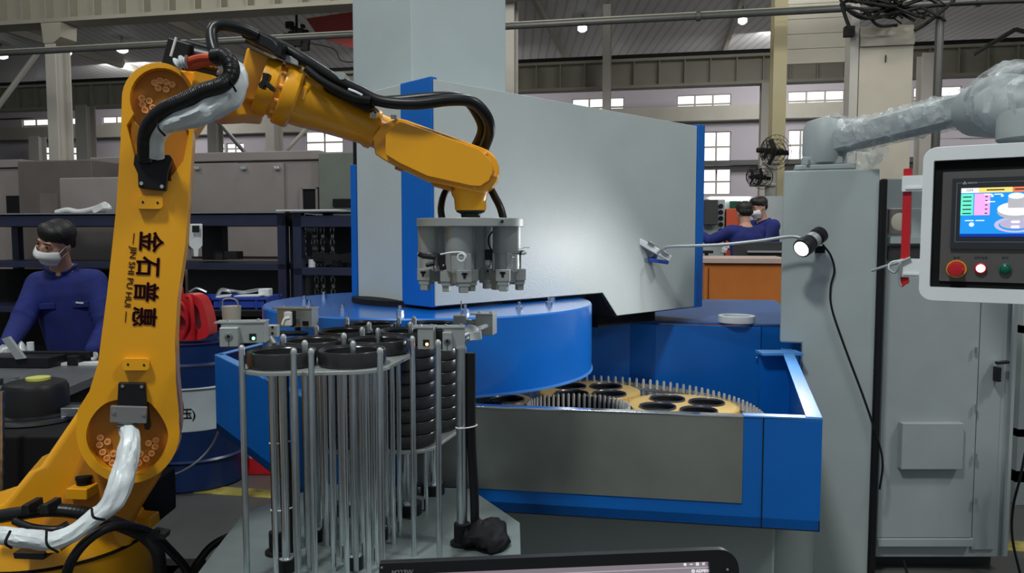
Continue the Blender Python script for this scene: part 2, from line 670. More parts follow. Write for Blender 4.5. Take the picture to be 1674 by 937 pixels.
def girder(name, label, b, zb, h, a0, a1, step, depth=.5, flange=.3):
    t = thing(name, label, 'girder', HP((a0 + a1) / 2, b, zb))
    web = MB(); web.plate([(a0, zb), (a1, zb), (a1, zb + h), (a0, zb + h)], lambda u, v, w: HP(u, w, v), b, b + .05)
    ob('web', web, M['girder_paint'], t)
    for z, f in ((zb - .08, depth), (zb + h, depth)):
        fl = MB(); fl.plate([(a0, b - f / 2), (a1, b - f / 2), (a1, b + f / 2), (a0, b + f / 2)], lambda u, v, w: HP(u, v, w), z, z + .08)
        ob('flange', fl, M['girder_paint'], t)
    src = None
    k = 0
    a = a0 + step / 2
    while a < a1:
        if src is None:
            st = MB(); st.plate([(a, zb), (a + .03, zb), (a + .03, zb + h), (a, zb + h)], lambda u, v, w: HP(u, w, v), b - depth / 2 + .03, b)
            src = ob('stiffener', st, M['girder_paint'], t); base = a
        else:
            c = src.copy(); COL.objects.link(c); c.parent = t; c.location = HU * (a - base)
            W[c.name] = W[src.name]
        a += step
    return t


gb = 14.5
zg = PB(300, 29, gb).z
girder('crane_girder', 'deep cream crane girder with stiffeners crossing the top of the picture', gb, zg + .08, 1.0, -16, 14, .58)
gf = 23.0
zf = PB(1000, 147, gf).z
girder('crane_girder', 'far crane girder running below the ceiling in front of the windows', gf, zf + .08, .68, -30, 24, .72, .4)
rail = MB(); rail.plate([(-30, gf - .12), (24, gf - .12), (24, gf + .12), (-30, gf + .12)], lambda u, v, w: HP(u, v, w), zf + .86, zf + .97)
ob('crane_rail', rail, M['fan_black'], label='dark thin crane rail on top of the far girder', cat='rail')


def column(px, py, b, width, top, label, m_='column_paint', bracket=False, depth=.4):
    c = PB(px, py, b)
    a = c.dot(HU)
    t = thing('steel_column', label, 'column', HP(a, b, 0))
    w2 = width / 2
    for q in (-1, 1):
        f = MB(); f.plate([(a - w2, 0), (a + w2, 0), (a + w2, top), (a - w2, top)], lambda u, v, w: HP(u, w, v), b + q * depth / 2 - .02, b + q * depth / 2 + .02)
        ob('flange', f, M[m_], t)
    f = MB(); f.plate([(a - .03, 0), (a + .03, 0), (a + .03, top), (a - .03, top)], lambda u, v, w: HP(u, w, v), b - depth / 2 + .02, b + depth / 2 - .02)
    ob('web', f, M[m_], t)
    if bracket:
        f = MB(); f.plate([(a - w2 - .05, top), (a + w2 + .20, top), (a + w2 + .18, top - .30), (a + w2, top - .42), (a - w2, top - .42)], lambda u, v, w: HP(u, w, v), b - .25, b + .2)
        ob('bracket', f, M['girder_paint'], t)
    return t


column(97, 150, 14.5, .24, zg - .01, 'cream steel column at far left under the girder bracket', bracket=True)
column(448, 200, 17.0, .22, zg, 'pale column behind the robot wrist above the grey machine')
column(141, 230, 22.5, .42, zf, 'slim pale column just right of the bracketed one')
column(834, 110, 15.0, .24, ZC, 'pale column against the edge of the white machine tower')
column(992, 150, 22.3, .22, ZC, 'grey column reaching the ceiling behind the machine panel')
column(1249, 200, 23.0, .22, zf, 'white column left of the yellowed one')
column(1271, 160, 13.5, .21, ZC, 'yellowed column right of the two fans', 'column_yellow')
column(1513, 165, 20.0, .32, zf, 'white column right of the beige duct')
column(60, 200, 29.0, .5, zf, 'distant column at the far left wall')
column(352, 220, 26, .38, zf, 'dull distant column behind the black elbow hoses')
pm = MB(); a, b_ = PB(1537, 20, 13.0), PB(1537, 240, 13.0)
a2 = HP(a.dot(HU), 13.0, 5.35)
pm.cyl(HP(a.dot(HU), 13.0, 0), a2, .062, n=16)
ob('steel_post', pm, M['pipe_grey'], label='thin dark round post hanging behind the wrapped arm', cat='post')
br = MB(); br.tube([PB(-60, 250, 15.2), PB(62, 86, 15.2)], .06, 8)
ob('diagonal_brace', br, M['column_paint'], label='pale diagonal brace rising at top left', cat='brace')
br = MB(); p_, q_ = PB(345, 185, 16.6), PB(405, 255, 16.6); br.tube([p_, p_ + (q_ - p_) * (p_.z / (p_.z - q_.z))], .05, 8)
ob('diagonal_brace', br, M['pipe_grey'], label='dark diagonal brace seen under the robot elbow', cat='brace')
br = MB(); p_, q_ = PB(520, 190, 17.6), PB(465, 250, 17.6); br.tube([p_, p_ + (q_ - p_) * (p_.z / (p_.z - q_.z))], .05, 8)
ob('diagonal_brace', br, M['column_paint'], label='pale diagonal brace above the grey machine roof', cat='brace')
br = MB(); br.tube([PB(1590, 90, 19), PB(1660, 48, 19)], .05, 8)
br.tube([PB(1660, 48, 19), PB(1760, 75, 19)], .05, 8)
ob('diagonal_brace', br, M['pipe_grey'], label='grey bent brace under the ceiling at far right', cat='brace')

# long service pipe
zp = PB(700, 50, 12.6).z
pipe = thing('service_pipe', 'long grey service pipe crossing the whole hall', 'pipe', HP(0, 12.6, zp))
t = MB(); t.cyl(HP(-16, 12.6, zp), HP(13, 12.6, zp), .055, n=16)
ob('run', t, M['pipe_grey'], pipe)
t = MB(); t.cyl(HP(-16, 12.75, zp + .09), HP(13, 12.75, zp + .09), .022, n=12)
ob('run', t, M['girder_paint'], pipe)
for a in (-8.6, -4, 0.5, 4.5, 8.5):
    t = MB(); t.cyl(HP(a, 12.6, zp), HP(a + .07, 12.6, zp), .08, n=16)
    ob('coupling', t, M['pipe_grey'], pipe)

# high-bay lamps in view
for i, (x, y, w) in enumerate(((200, 79, 18), (70, 146, 15), (2, 89, 20), (952, 44, 16), (1214, 31, 15), (1220, 100, 16), (1009, 110, 15), (1507, 87, 17), (478, 68, 12), (113, 83, 8))):
    b = (ZC - .35 - 1.4) / max(.01, (PB(x, y, 10).z - 1.4)) * 10
    c = PB(x, y, b)
    names = ['above the robot elbow at left', 'low at far left beside the column', 'at the left picture edge', 'nearest the white machine tower', 'at the top above the dark pipe', 'round one left of the yellowed column', 'flat one beside the grey column', 'right of the beige duct', 'between the cables and the tower', 'peeping past the bracketed column']
    t = thing('high_bay_lamp', 'glowing ceiling lamp ' + names[i], 'lamp', c, 'ceiling lamps')
    r = w / 2 / FPX * c.y
    m_ = MB(); m_.lathe([(r * .25, .28), (r * .3, .12), (r, .02), (r, 0)], c, n=20)
    ob('shade', m_, M['alu'], t)
    m_ = MB(); m_.lathe([(r * .93, 0), (r * .93, -.09), (r * .5, -.14), (0.0, -.15)], c, n=20)
    ob('diffuser', m_, M['bay_glow'], t)
    m_ = MB(); m_.cyl(c + Vector((0, 0, .25)), Vector((c.x, c.y, ZC)), .02, n=8)
    ob('hanger', m_, M['pipe_grey'], t)
lamp('hall_light', 'AREA', (-6, 20, 7.3), 300, 3, (-6, 20, 0), (1, .97, .95))
lamp('hall_light', 'AREA', (6, 17, 7.3), 300, 3, (6, 17, 0), (1, .97, .95))
lamp('hall_light', 'AREA', (14, 23, 7.3), 260, 3, (14, 23, 0), (1, .97, .95))
# added area lights without fixtures, brightening girders and columns down the hall
for a in (-9, -2, 5, 12):
    p = HP(a, 7.6, 7.0)
    lamp('unseen_hall_light', 'AREA', p, 250, 1.6, p + HW * 9 - Vector((0, 0, 3.2)), (1, .96, .90))
for a in (-20, -8, 4, 15):  # second added row, without fixtures, to brighten the far wall
    p = HP(a, 25.5, 7.2)
    lamp('unseen_hall_light', 'AREA', p, 330, 2.0, p + HW * 5 - Vector((0, 0, 3.5)), (1, .97, 1))
# beige duct with its switch gear
c0 = PB(1406, 60, 10.5); c1 = PB(1494, 60, 10.5)
a0, a1 = c0.dot(HU), c1.dot(HU)
dz1 = PB(1450, 42, 10.5).z
t = thing('duct', 'wide dusty beige duct standing above the grey control cabinets', 'duct', HP((a0 + a1) / 2, 10.7, 0))
m_ = MB(); m_.plate([(a0, 0), (a1, 0), (a1, dz1), (a0, dz1)], lambda u, v, w: HP(u, w, v), 10.5, 10.95)
ob('shell', m_, M['duct_beige'], t, bevel=.01)
m_ = MB(); zz = PB(1450, 62, 10.5).z; m_.plate([(a0, zz - .10), (a1, zz - .10), (a1, zz + .02), (a0, zz + .02)], lambda u, v, w: HP(u, w, v), 10.46, 10.5)
ob('collar', m_, M['girder_paint'], t)
m_ = MB(); m_.plate([(a0 - .11, 0), (a0 - .01, 0), (a0 - .01, dz1 + .3), (a0 - .11, dz1 + .3)], lambda u, v, w: HP(u, w, v), 10.5, 10.8)
ob('side_post', m_, M['column_paint'], t)
m_ = MB(); m_.obox(PB(1388, 52, 10.4), (.12, .1, .12), HU)
ob('control_box', m_, M['fan_black'], t)
m_ = MB(); m_.obox(PB(1448, 96, 10.49), (.012, .01, .09), HU)
ob('slot', m_, M['fan_black'], t)
# tangle of cables
tg = MB()
rr = random.Random(3)
for k in range(26):
    pts = []
    x = rr.uniform(1360, 1470); y = rr.uniform(-10, 30)
    for j in range(5):
        pts.append(PB(x, y, 10.2 + rr.uniform(-.15, .15)))
        x += rr.uniform(10, 34); y += rr.uniform(-16, 16); y = min(max(y, -15), 42)
    tg.tube(smooth_path(pts, 5), rr.uniform(.008, .02), 6)
for pts in ([(1370, -10), (1385, 15), (1415, 30), (1470, 20), (1540, 8), (1680, 2)], [(1495, 50), (1515, 38), (1540, 18), (1560, 0)], [(1375, 5), (1383, 30), (1390, 48)]):
    tg.tube(smooth_path([PB(x, y, 10.2) for x, y in pts], 6), .022, 8)
ob('cable_tangle', tg, M['fan_black'], label='black tangle of cables above the beige duct', cat='cables', kind='stuff')
# brown boarding panel between the columns
m_ = MB(); p0 = PB(1281, 106, 17.5); p1 = PB(1400, 28, 17.5)
a0, a1 = p0.dot(HU), p1.dot(HU)
z0, z1 = PB(1281, 106, 17.5).z, ZC - .02
pn = thing('boarded_panel', 'brown boarded panel between the yellowed column and the duct', 'panel', HP((a0 + a1) / 2, 17.6, z0))
nb = 9
for k in range(nb):
    zz0 = z0 + (z1 - z0) * k / nb
    m_ = MB(); m_.plate([(a0, zz0 + .01), (a1, zz0 + .01), (a1, zz0 + (z1 - z0) / nb), (a0, zz0 + (z1 - z0) / nb)], lambda u, v, w: HP(u, w, v), 17.5, 17.56 + .02 * (k % 2))
    ob('board', m_, M['girder_paint'], pn)
# red crane hoist at top
m_ = MB(); fr = lambda u, v, w: PB(u, v, 16 + w)
m_.plate([(500, 30), (640, 10), (640, 100), (590, 84), (535, 66), (515, 52)], fr, 0, .5)
red = mat('faded red banner sheet', (.34, .05, .05), .6)
ob('crane_cover', m_, red, label='faded red crane housing left of the white machine tower', cat='crane', bevel=.01)
m_ = MB()
for k in range(16):
    x = rr.uniform(468, 500); y = rr.uniform(38, 82)
    m_.obox(PB(x, y, 15.5 + rr.uniform(0, .3)), (rr.uniform(.05, .2), .1, rr.uniform(.05, .2)), HU)
m_.cyl(PB(485, 60, 15.6), Vector((PB(485, 60, 15.6).x, PB(485, 60, 15.6).y, ZC)), .03, n=8)
m_.tube(smooth_path([PB(505, 70, 15.5), PB(545, 80, 15.5), PB(560, 100, 15.5), PB(600, 100, 15.5)], 5), .012, 6)
ob('crane_hoist', m_, M['fan_black'], label='dark cluttered crane hoist hanging left of the red housing', cat='hoist')


# ---------------- fans on a wall post
def fan(px, py, b, dia, yaw, label):
    c = PB(px, py, b)
    t = thing('industrial_fan', label, 'fan', c, 'industrial fans')
    ax = Vector((math.sin(yaw), -math.cos(yaw), -.1)).normalized()
    r = dia / 2
    m_ = MB()
    up = Vector((0, 0, 1)); u = (up - ax * up.dot(ax)).normalized(); w = ax.cross(u)
    for rr_, off in ((r, 0), (r * .75, .05), (r * .5, .07), (r * .25, .08)):
        for s in (-1, 1):
            m_.tube([c + ax * off * s + (u * math.cos(q) + w * math.sin(q)) * rr_ for q in [2 * PI * k / 28 for k in range(28)]], .004, 5, closed=True)
    for k in range(20):
        q = 2 * PI * k / 20
        dd = u * math.cos(q) + w * math.sin(q)
        for s in (-1, 1):
            m_.tube([c + ax * .09 * s, c + dd * r * .6 + ax * .065 * s, c + dd * r], .0018, 4)
    ob('guard', m_, M['fan_black'], t, kind='stuff')
    for k in range(3):
        q = 2 * PI * k / 3 + .4
        dd = u * math.cos(q) + w * math.sin(q); ee = ax.cross(dd)
        m_ = MB(); m_.obox(c + dd * r * .45, (r * .75, r * .3, .012), dd, ee + ax * .5)
        ob('blade', m_, M['fan_black'], t, bevel=.003)
    m_ = MB(); m_.cyl(c - ax * .16, c + ax * .05, r * .2, n=14)
    ob('motor', m_, M['fan_black'], t)
    return t


fan(1268, 249, 12.2, .52, -.9, 'black caged fan, the highest one, beside the yellowed column')
fan(1254, 246, 12.6, .40, .9, 'black caged fan turned left behind the highest one')
fan(1247, 290, 12.2, .36, .3, 'black caged fan, lower and turned to the front')
fan(1232, 289, 12.4, .30, -1.1, 'black caged fan, lowest left, seen nearly edge on')
m_ = MB(); p = PB(1261, 270, 12.7)
m_.cyl((p.x, p.y, 0), (p.x, p.y, 2.75), .09, n=14)
m_.tube([PB(1225, 302, 12.6), PB(1268, 302, 12.6)], .03, 8)
m_.tube([PB(1245, 266, 12.5), PB(1275, 266, 12.5)], .03, 8)
ob('fan_post', m_, M['column_paint'], label='thick pale post that carries the four black fans', cat='post')

# ================================================================ MIDDLE GROUND
def slab(mb, px0, py0, px1, py1, y, thick):
    """upright rectangle facing the camera axis between two sighted corners at depth y, thickness away from the viewer"""
    a, b = P(px0, py1, y), P(px1, py0, y)
    return mb.box((a.x, y, a.z), (b.x, y + thick, b.z))


def hslab(mb, px0, py0, px1, py1, b, thick, zlo=None):
    """the same in the hall's own axes at distance b"""
    p, q = PB(px0, py1, b), PB(px1, py0, b)
    zc0 = PB((px0 + px1) / 2, py1, b).z if zlo is None else zlo
    zc1 = PB((px0 + px1) / 2, py0, b).z
    a0, a1 = p.dot(HU), q.dot(HU)
    return mb.plate([(a0, zc0), (a1, zc0), (a1, zc1), (a0, zc1)], lambda u, v, w: HP(u, w, v), b, b + thick)


# ---------------- grey enclosed machines behind the rack
def machine(label, px0, py0, px1, b, depth, m_, lid=0, parts=()):
    p, q = PB(px0, 300, b), PB(px1, 300, b)
    t = thing('enclosed_machine', label, 'machine', HP((p.dot(HU) + q.dot(HU)) / 2, b + depth / 2, 0))
    mm = MB(); hslab(mm, px0, py0 + lid, px1, 400, b, depth, zlo=0)
    ob('body', mm, M[m_], t, bevel=.01)
    if lid:
        mm = MB(); hslab(mm, px0 - 1.5, py0, px1 + 1.5, py0 + lid - 1, b - .03, depth + .03)
        ob('lid', mm, M[m_], t, bevel=.01)
    return t


em = machine('long warm grey enclosed machine with double doors behind the robot', 290, 248, 521, 7.0, 1.2, 'beige_machine', lid=16)
for i, (x0, x1) in enumerate(((312, 388), (391, 463))):
    mm = MB(); hslab(mm, x0, 267, x1, 420, 6.965, .03)
    d = ob('door', mm, M['beige_machine'], em, bevel=.006)
    for hx in ((322,) if i == 0 else (398, 453)):
        mm = MB(); mm.obox(PB(hx, 275, 6.94), (.055, .03, .03), HU)
        ob('handle', mm, M['chrome'], d, bevel=.006)
mm = MB(); hslab(mm, 494, 309, 516, 341, 6.98, .02); ob('window_recess', mm, M['dark_recess'], em)
mm = MB()
for x0, y0, x1, y1 in ((491, 306, 494, 344), (516, 306, 519, 344), (491, 306, 519, 309)):
    hslab(mm, x0, y0, x1, y1, 6.96, .03)
ob('window_frame', mm, M['beige_machine'], em)
em = machine('grey green rounded cabinet wedged beside the blue machine column', 523, 249, 598, 6.9, .9, 'green_machine')
mm = MB(); hslab(mm, 544, 325, 590, 338, 6.88, .02); ob('vent_slot', mm, M['dark_recess'], em)
em = machine('brown grey machine block at far left above the seated worker', 34, 262, 149, 6.7, .6, 'brown_machine')
em = machine('warm grey box with a dark opening at the left picture edge', -40, 261, 33, 6.9, 1.0, 'beige_machine', lid=14)
mm = MB(); hslab(mm, 11, 320, 32, 350, 6.88, .03); ob('opening', mm, M['dark_recess'], em)
em = machine('low warm grey casing in front of the brown machine', 101, 290, 205, 6.3, .35, 'beige_machine')
em = machine('warm grey machine back between the low casing and the robot arm', 148, 256, 286, 7.5, .8, 'beige_machine', lid=12)
mm = MB(); hslab(mm, 66, 316, 82, 352, 6.0, .08)
ob('grey_upright', mm, M['brown_machine'], label='short dark upright bar above the worker head', cat='bar')


# ---------------- navy racks
def rack(label, px0, px1, b, depth, levels, top_y):
    p, q = PB(px0, 350, b), PB(px1, 350, b)
    a0, a1 = p.dot(HU), q.dot(HU)
    zt = PB((px0 + px1) / 2, top_y, b).z
    t = thing('storage_rack', label, 'rack', HP((a0 + a1) / 2, b + depth / 2, 0))
    for a in (a0, a1 - .07):
        for bb in (b, b + depth - .06):
            mm = MB(); mm.plate([(a, bb), (a + .07, bb), (a + .07, bb + .06), (a, bb + .06)], lambda u, v, w: HP(u, v, w), 0, zt)
            ob('post', mm, M['navy_rack'], t)
    for y, th in levels:
        z = PB((px0 + px1) / 2, y, b).z
        mm = MB(); mm.plate([(a0, b), (a1, b), (a1, b + depth), (a0, b + depth)], lambda u, v, w: HP(u, v, w), z - th, z)
        ob('shelf', mm, M['navy_rack'], t, bevel=.004)
    mm = MB(); mm.plate([(a0 - .01, b - .02), (a1 + .01, b - .02), (a1 + .01, b + depth), (a0 - .01, b + depth)], lambda u, v, w: HP(u, v, w), zt, zt + .012)
    ob('top_sheet', mm, M['steel'], t)
    return t, a0, a1, zt


rk, ra0, ra1, rzt = rack('navy steel rack with an open upper bay behind the robot arm', -60, 466, 5.6, .55, ((352, .09), (429, .05), (505, .05)), 350)
rk2, sa0, sa1, szt = rack('navy steel rack hung with chains beside the blue machine', 478, 600, 5.5, .6, ((352, .09), (438, .06), (540, .05)), 347)
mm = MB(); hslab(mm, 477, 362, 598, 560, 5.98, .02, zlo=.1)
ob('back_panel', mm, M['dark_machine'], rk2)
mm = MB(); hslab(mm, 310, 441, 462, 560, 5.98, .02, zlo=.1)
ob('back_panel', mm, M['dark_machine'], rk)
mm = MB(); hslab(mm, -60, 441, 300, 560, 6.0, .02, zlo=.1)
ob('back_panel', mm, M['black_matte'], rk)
mm = MB(); hslab(mm, 330, 366, 362, 425, 5.9, .1)
ob('dark_crate', mm, M['dark_machine'], label='black crate standing in the upper bay of the navy rack', cat='crate', bevel=.008)
mm = MB(); hslab(mm, 366, 411, 387, 424, 5.62, .1)
ob('small_box', mm, M['fan_black'], label='small black box on the upper rack shelf beside the bright gap', cat='box', bevel=.005)
mm = MB()
fr = lambda u, v, w: PB(u, v, 5.55 + w)
mm.plate([(309, 366), (331, 366), (331, 402), (325, 408), (324, 420), (317, 420), (316, 408), (309, 402)], fr, 0, .08)
ob('white_housing', mm, M['white_plastic'], label='white plastic dispenser standing nozzle down on the rack shelf', cat='dispenser', bevel=.006)
mm = MB(); fr = lambda u, v, w: PB(u, v, 5.50 + w)
mm.plate([(314, 369), (326, 369), (326, 380), (314, 380)], fr, 0, .02)
tagp = ob('dark_label', mm, M['fan_black'], bpy.data.objects['white_housing'])
mm = MB(); hslab(mm, 291, 366, 304, 392, 5.56, .12, zlo=None)
hslab(mm, 291, 392, 300, 424, 5.58, .1)
ob('paper_box', mm, M['sheet_white'], label='pale upright carton half hidden behind the robot arm', cat='carton')


def chain(px, y0, y1, b, label, link=.05):
    mm = MB()
    p = PB(px, y0, b)
    z = p.z
    zend = PB(px, y1, b).z
    k = 0
    while z > zend:
        d = HU if k % 2 else HW
        c = Vector((p.x, p.y, z))
        pts = [c + d * (.016 * math.cos(q)) + Vector((0, 0, link * .62 * math.sin(q))) for q in [2 * PI * j / 10 for j in range(10)]]
        mm.tube(pts, .006, 5, closed=True)
        z -= link
        k += 1
    return ob('hanging_chain', mm, M['steel'], label=label, cat='chain', group='chains on the navy rack', kind='thing')


for px, y1, nm in ((483, 428, 'leftmost chain hanging in the navy rack'), (491, 424, 'second chain from the left in the navy rack'), (497, 430, 'third chain from the left in the navy rack'), (512, 412, 'bright chain in the middle of the navy rack'), (516, 520, 'long chain that passes behind the rack shelf'), (527, 500, 'thin chain right of the middle of the navy rack'), (543, 500, 'rightmost heavy chain in the navy rack')):
    chain(px, 366, y1, 5.75, nm)
# clutter on the second rack shelf
rr = random.Random(5)
mm = MB()
for k in range(9):
    c = PB(rr.uniform(520, 575), 432 - rr.uniform(0, 12), 5.65)
    mm.obox(c, (rr.uniform(.08, .25), .08, rr.uniform(.02, .07)), HU + HW * rr.uniform(-.5, .5) + Vector((0, 0, rr.uniform(-.2, .2))))
ob('scrap_parts', mm, M['black_metal'], label='dark jumble of metal parts on the chain rack shelf', cat='parts', kind='stuff')
mm = MB(); mm.cyl(PB(510, 438, 5.6), PB(510, 424, 5.6), .028, n=14)
ob('small_bottle', mm, M['white_plastic'], label='small pale pot on the chain rack shelf', cat='pot')
mm = MB(); mm.obox(PB(515, 349, 5.6) + Vector((0, 0, .02)), (.5, .3, .012), HU)
ob('flat_sheet', mm, M['sheet_white'], label='pale flat sheet lying on top of the chain rack', cat='sheet')
mm = MB()
mm.tube(smooth_path([PB(x, y, 5.7) for x, y in ((92, 347), (110, 343), (128, 346), (150, 342), (166, 336), (172, 334), (180, 341))], 5), .02, 8)
mm.obox(PB(166, 341, 5.66), (.10, .1, .05), HU + Vector((0, 0, .5)))
ob('rag', mm, M['sheet_white'], label='crumpled white rag on the rack top left of the robot arm', cat='rag')


# ---------------- table with blue trays between the rack and the machine
tb = thing('work_table', 'black low table under the blue trays beside the drums', 'table', P(400, 560, 4.95))
za = PZ(400, 503, 1.4 - 118 * 4.9 / 1250).z
zt_ = P(390, 504, 4.9).z
mm = MB(); a, b_ = P(262, 504, 4.85), P(458, 504, 4.85)
mm.box((a.x, 4.75, zt_ - .04), (b_.x, 5.4, zt_))
ob('tabletop', mm, M['black_metal'], tb, bevel=.004)
for x in (a.x + .03, b_.x - .08):
    for y in (4.78, 5.3):
        mm = MB(); mm.box((x, y, 0), (x + .05, y + .05, zt_ - .04))
        ob('leg', mm, M['black_metal'], tb)
mm = MB(); mm.box((a.x + .05, 5.28, .05), (b_.x - .05, 5.32, zt_ - .04))
ob('rear_panel', mm, M['black_matte'], tb)
for x0, x1, lb in ((352, 438, 'wide blue plastic tray on the black table'), (318, 348, 'smaller blue plastic tray beside the red canister')):
    p, q = P(x0, 500, 4.9), P(x1, 486, 4.9)
    mm = MB()
    x0_, x1_, z0, z1 = p.x, q.x, zt_, q.z + .0
    y0, y1 = 4.85, 5.15
    w_ = .008
    mm.box((x0_, y0, z0), (x1_, y1, z0 + w_))
    mm.box((x0_, y0, z0), (x1_, y0 + w_, z1)); mm.box((x0_, y1 - w_, z0), (x1_, y1, z1))
    mm.box((x0_, y0, z0), (x0_ + w_, y1, z1)); mm.box((x1_ - w_, y0, z0), (x1_, y1, z1))
    mm.box((x0_ - .012, y0 - .012, z1 - .012), (x1_ + .012, y0, z1)); mm.box((x0_ - .012, y1, z1 - .012), (x1_ + .012, y1 + .012, z1))
    for k in range(3):
        xx = x0_ + (x1_ - x0_) * (k + .5) / 3
        mm.box((xx - .006, y0 - .01, z0), (xx + .006, y0, z1 - .01))
    ob('plastic_tray', mm, M['trim_blue'], label=lb, cat='tray', group='blue trays')
mm = MB(); mm.box(tuple(P(426, 484, 5.0)), tuple(P(440, 474, 5.1))); mm2 = MB()
p = P(434, 478, 5.0); mm2.cbox((p.x, 5.0, p.z), (.07, .08, .05))
mm2.box((p.x - .03, 4.97, p.z - .05), (p.x + .03, 5.03, p.z - .02))
ob('white_connector', mm2, M['white_plastic'], label='off white block lying in the wide blue tray', cat='block', bevel=.005)
mm = MB()
mm.tube(smooth_path([P(355, 484, 4.95), P(362, 474, 4.95), P(378, 476, 4.95), P(398, 478, 5.0), P(425, 474, 5.0), P(440, 478, 5.0)], 6), .012, 8)
mm.tube(smooth_path([P(310, 478, 5.05), P(322, 472, 5.05), P(338, 478, 5.05)], 6), .01, 8)
ob('metal_tool', mm, M['steel'], label='long bent metal tool resting across the blue trays', cat='tool')
mm = MB()
mm.obox(P(366, 484, 4.95), (.09, .12, .008), (1, .3, .1)); mm.obox(P(410, 483, 4.95), (.17, .12, .008), (1, -.1, 0.03))
ob('paper_sheets', mm, M['sheet_white'], label='white paper sheets lying on top of the trays', cat='paper')

# ---------------- oil drum with red canister
dc = Vector((-1.84, 4.35, 0)); R = .29
Hd = P(330, 562, 4.1).z
dr = thing('oil_drum', 'blue steel drum with a white middle band behind the robot arm', 'drum', dc)
z1, z2 = P(330, 705, 4.1).z, P(330, 634, 4.1).z
mm = MB(); mm.lathe([(R - .01, 0), (R, .01), (R, z1 * .5 - .01), (R + .012, z1 * .5), (R, z1 * .5 + .01), (R, z1), (R - .004, z1), (R - .004, z2), (R, z2), (R, (z2 + Hd) / 2 - .012), (R + .010, (z2 + Hd) / 2), (R, (z2 + Hd) / 2 + .012), (R, Hd - .012), (R + .008, Hd - .006), (R + .008, Hd), (R - .01, Hd), (R - .012, Hd - .018), (0.01, Hd - .018)], dc, n=48)
ob('shell', mm, M['drum_blue'], dr)
mm = MB(); mm.lathe([(R + .001, z1), (R + .003, z1 + .004), (R + .002, z1 + .006), (R + .002, z2 - .012), (R + .012, z2 - .006), (R + .001, z2)], dc, n=48)
ob('white_band', mm, M['drum_white'], dr)
mm = MB(); mm.lathe([(.035, 0), (.035, .012), (.02, .016), (0, .016)], dc + Vector((.17, .05, Hd - .018)), n=16)
ob('bung', mm, M['steel'], dr)
# lettering wrapped on the drum band, each character turned with the shell
for ch, px in (('(', 268), ('高', 284), ('压', 304), (')', 317)):
    for _ in range(1):
        dd = ray(px, 678)
        # meet the cylinder
        ox, oy = -dc.x, -dc.y
        A = dd.x ** 2 + dd.y ** 2; B = 2 * (ox * dd.x + oy * dd.y); C = ox * ox + oy * oy - (R + .005) ** 2
        disc = B * B - 4 * A * C
        tt = (-B - math.sqrt(max(disc, 0))) / (2 * A)
        hp = EYE + dd * tt
        nn = Vector((hp.x - dc.x, hp.y - dc.y, 0)).normalized()
        ux = Vector((0, 0, 1)).cross(nn)
        text('lettering', ch, M['letter'] if False else M['fan_black'], hp, ux, (0, 0, 1), .062, dr, depth=.001, bold=.0006)

# red canister: jug body with handle loops
cn = thing('red_canister', 'glossy red moulded canister standing on the blue drum', 'canister', (dc.x + .0, dc.y - .05, Hd))
y0 = 4.22
def frc(u, v, w): return P(u, v, y0) + Vector((0, w, 0))
outl = soften([(270, 556), (264, 520), (272, 488), (300, 480), (322, 482), (334, 500), (342, 535), (342, 552), (318, 558)], 2)
hole = soften([(316, 494), (326, 508), (330, 536), (322, 542), (312, 520)], 2)
hole2 = soften([(292, 512), (304, 524), (306, 542), (296, 544), (290, 530)], 2)
mm = MB(); mm.plate([outl, hole, hole2], frc, 0, .12)
ob('jug_body', mm, M['red_plastic'], cn, bevel=.012, seg=3)
mm = MB(); mm.tube(smooth_path([frc(300, 486, .02), frc(314, 488, -.02), frc(319, 520, -.03), frc(318, 555, -.01)], 8), .011, 10)
ob('moulded_rib', mm, M['red_plastic'], cn)
mm = MB(); mm.tube(smooth_path([frc(275, 500, -.0), frc(292, 492, -.03), frc(306, 502, -.03), frc(309, 530, -.02), frc(300, 552, 0)], 8), .010, 10)
ob('moulded_rib', mm, M['red_plastic'], cn)
mm = MB(); p = frc(283, 482, .06); mm.cyl(p, p + Vector((0, 0, .035)), .03, n=18)
ob('screw_cap', mm, M['red_plastic'], cn)
mm = MB(); p = P(349, 505, 4.5); mm.cyl((p.x, p.y, Hd), (p.x, p.y, Hd + .19), .045, .055, 18); mm.tube(smooth_path([(p.x - .05, p.y, Hd + .16), (p.x - .03, p.y - .04, Hd + .23), (p.x + .04, p.y - .04, Hd + .23), (p.x + .05, p.y, Hd + .16)], 6), .004, 6)
p0 = Vector((dc.x + .2, dc.y + .1, 0))
for i, v in enumerate(mm.v): mm.v[i] = v + Vector((p0.x - p.x, p0.y - p.y, -.018))
ob('small_pail', mm, M['duct_beige'], label='small tan pail with wire handle behind the red canister', cat='pail')
# red box on the floor and thin hose of the drum
p = P(420, 772, 4.45)
mm = MB(); mm.box((p.x - .12, 4.4, 0), (p.x + .12, 4.6, .10))
rb = ob('red_crate', mm, M['red_paint'], label='low red box on the floor behind the tank corner', cat='box', bevel=.006)
mm = MB(); mm.quad(P(407, 738, 4.38), P(420, 750, 4.38), P(407, 751, 4.38)); p = P(411, 746, 4.42)
mm = MB(); mm.plate([(-.04, .10), (.03, .10), (-.04, .145)], lambda u, v, w: (p.x + u, 4.41 + w, v), 0, .01)
ob('corner_gusset', mm, M['white_plastic'], rb)
mm = MB(); mm.tube(smooth_path([P(362, 692, 3.72), P(345, 730, 3.9), P(315, 760, 3.9), P(280, 777, 3.95), P(235, 782, 4.0)], 8), .005, 8)
ob('air_hose', mm, M['alu'], label='thin grey hose hanging past the drum to the tank corner', cat='hose')

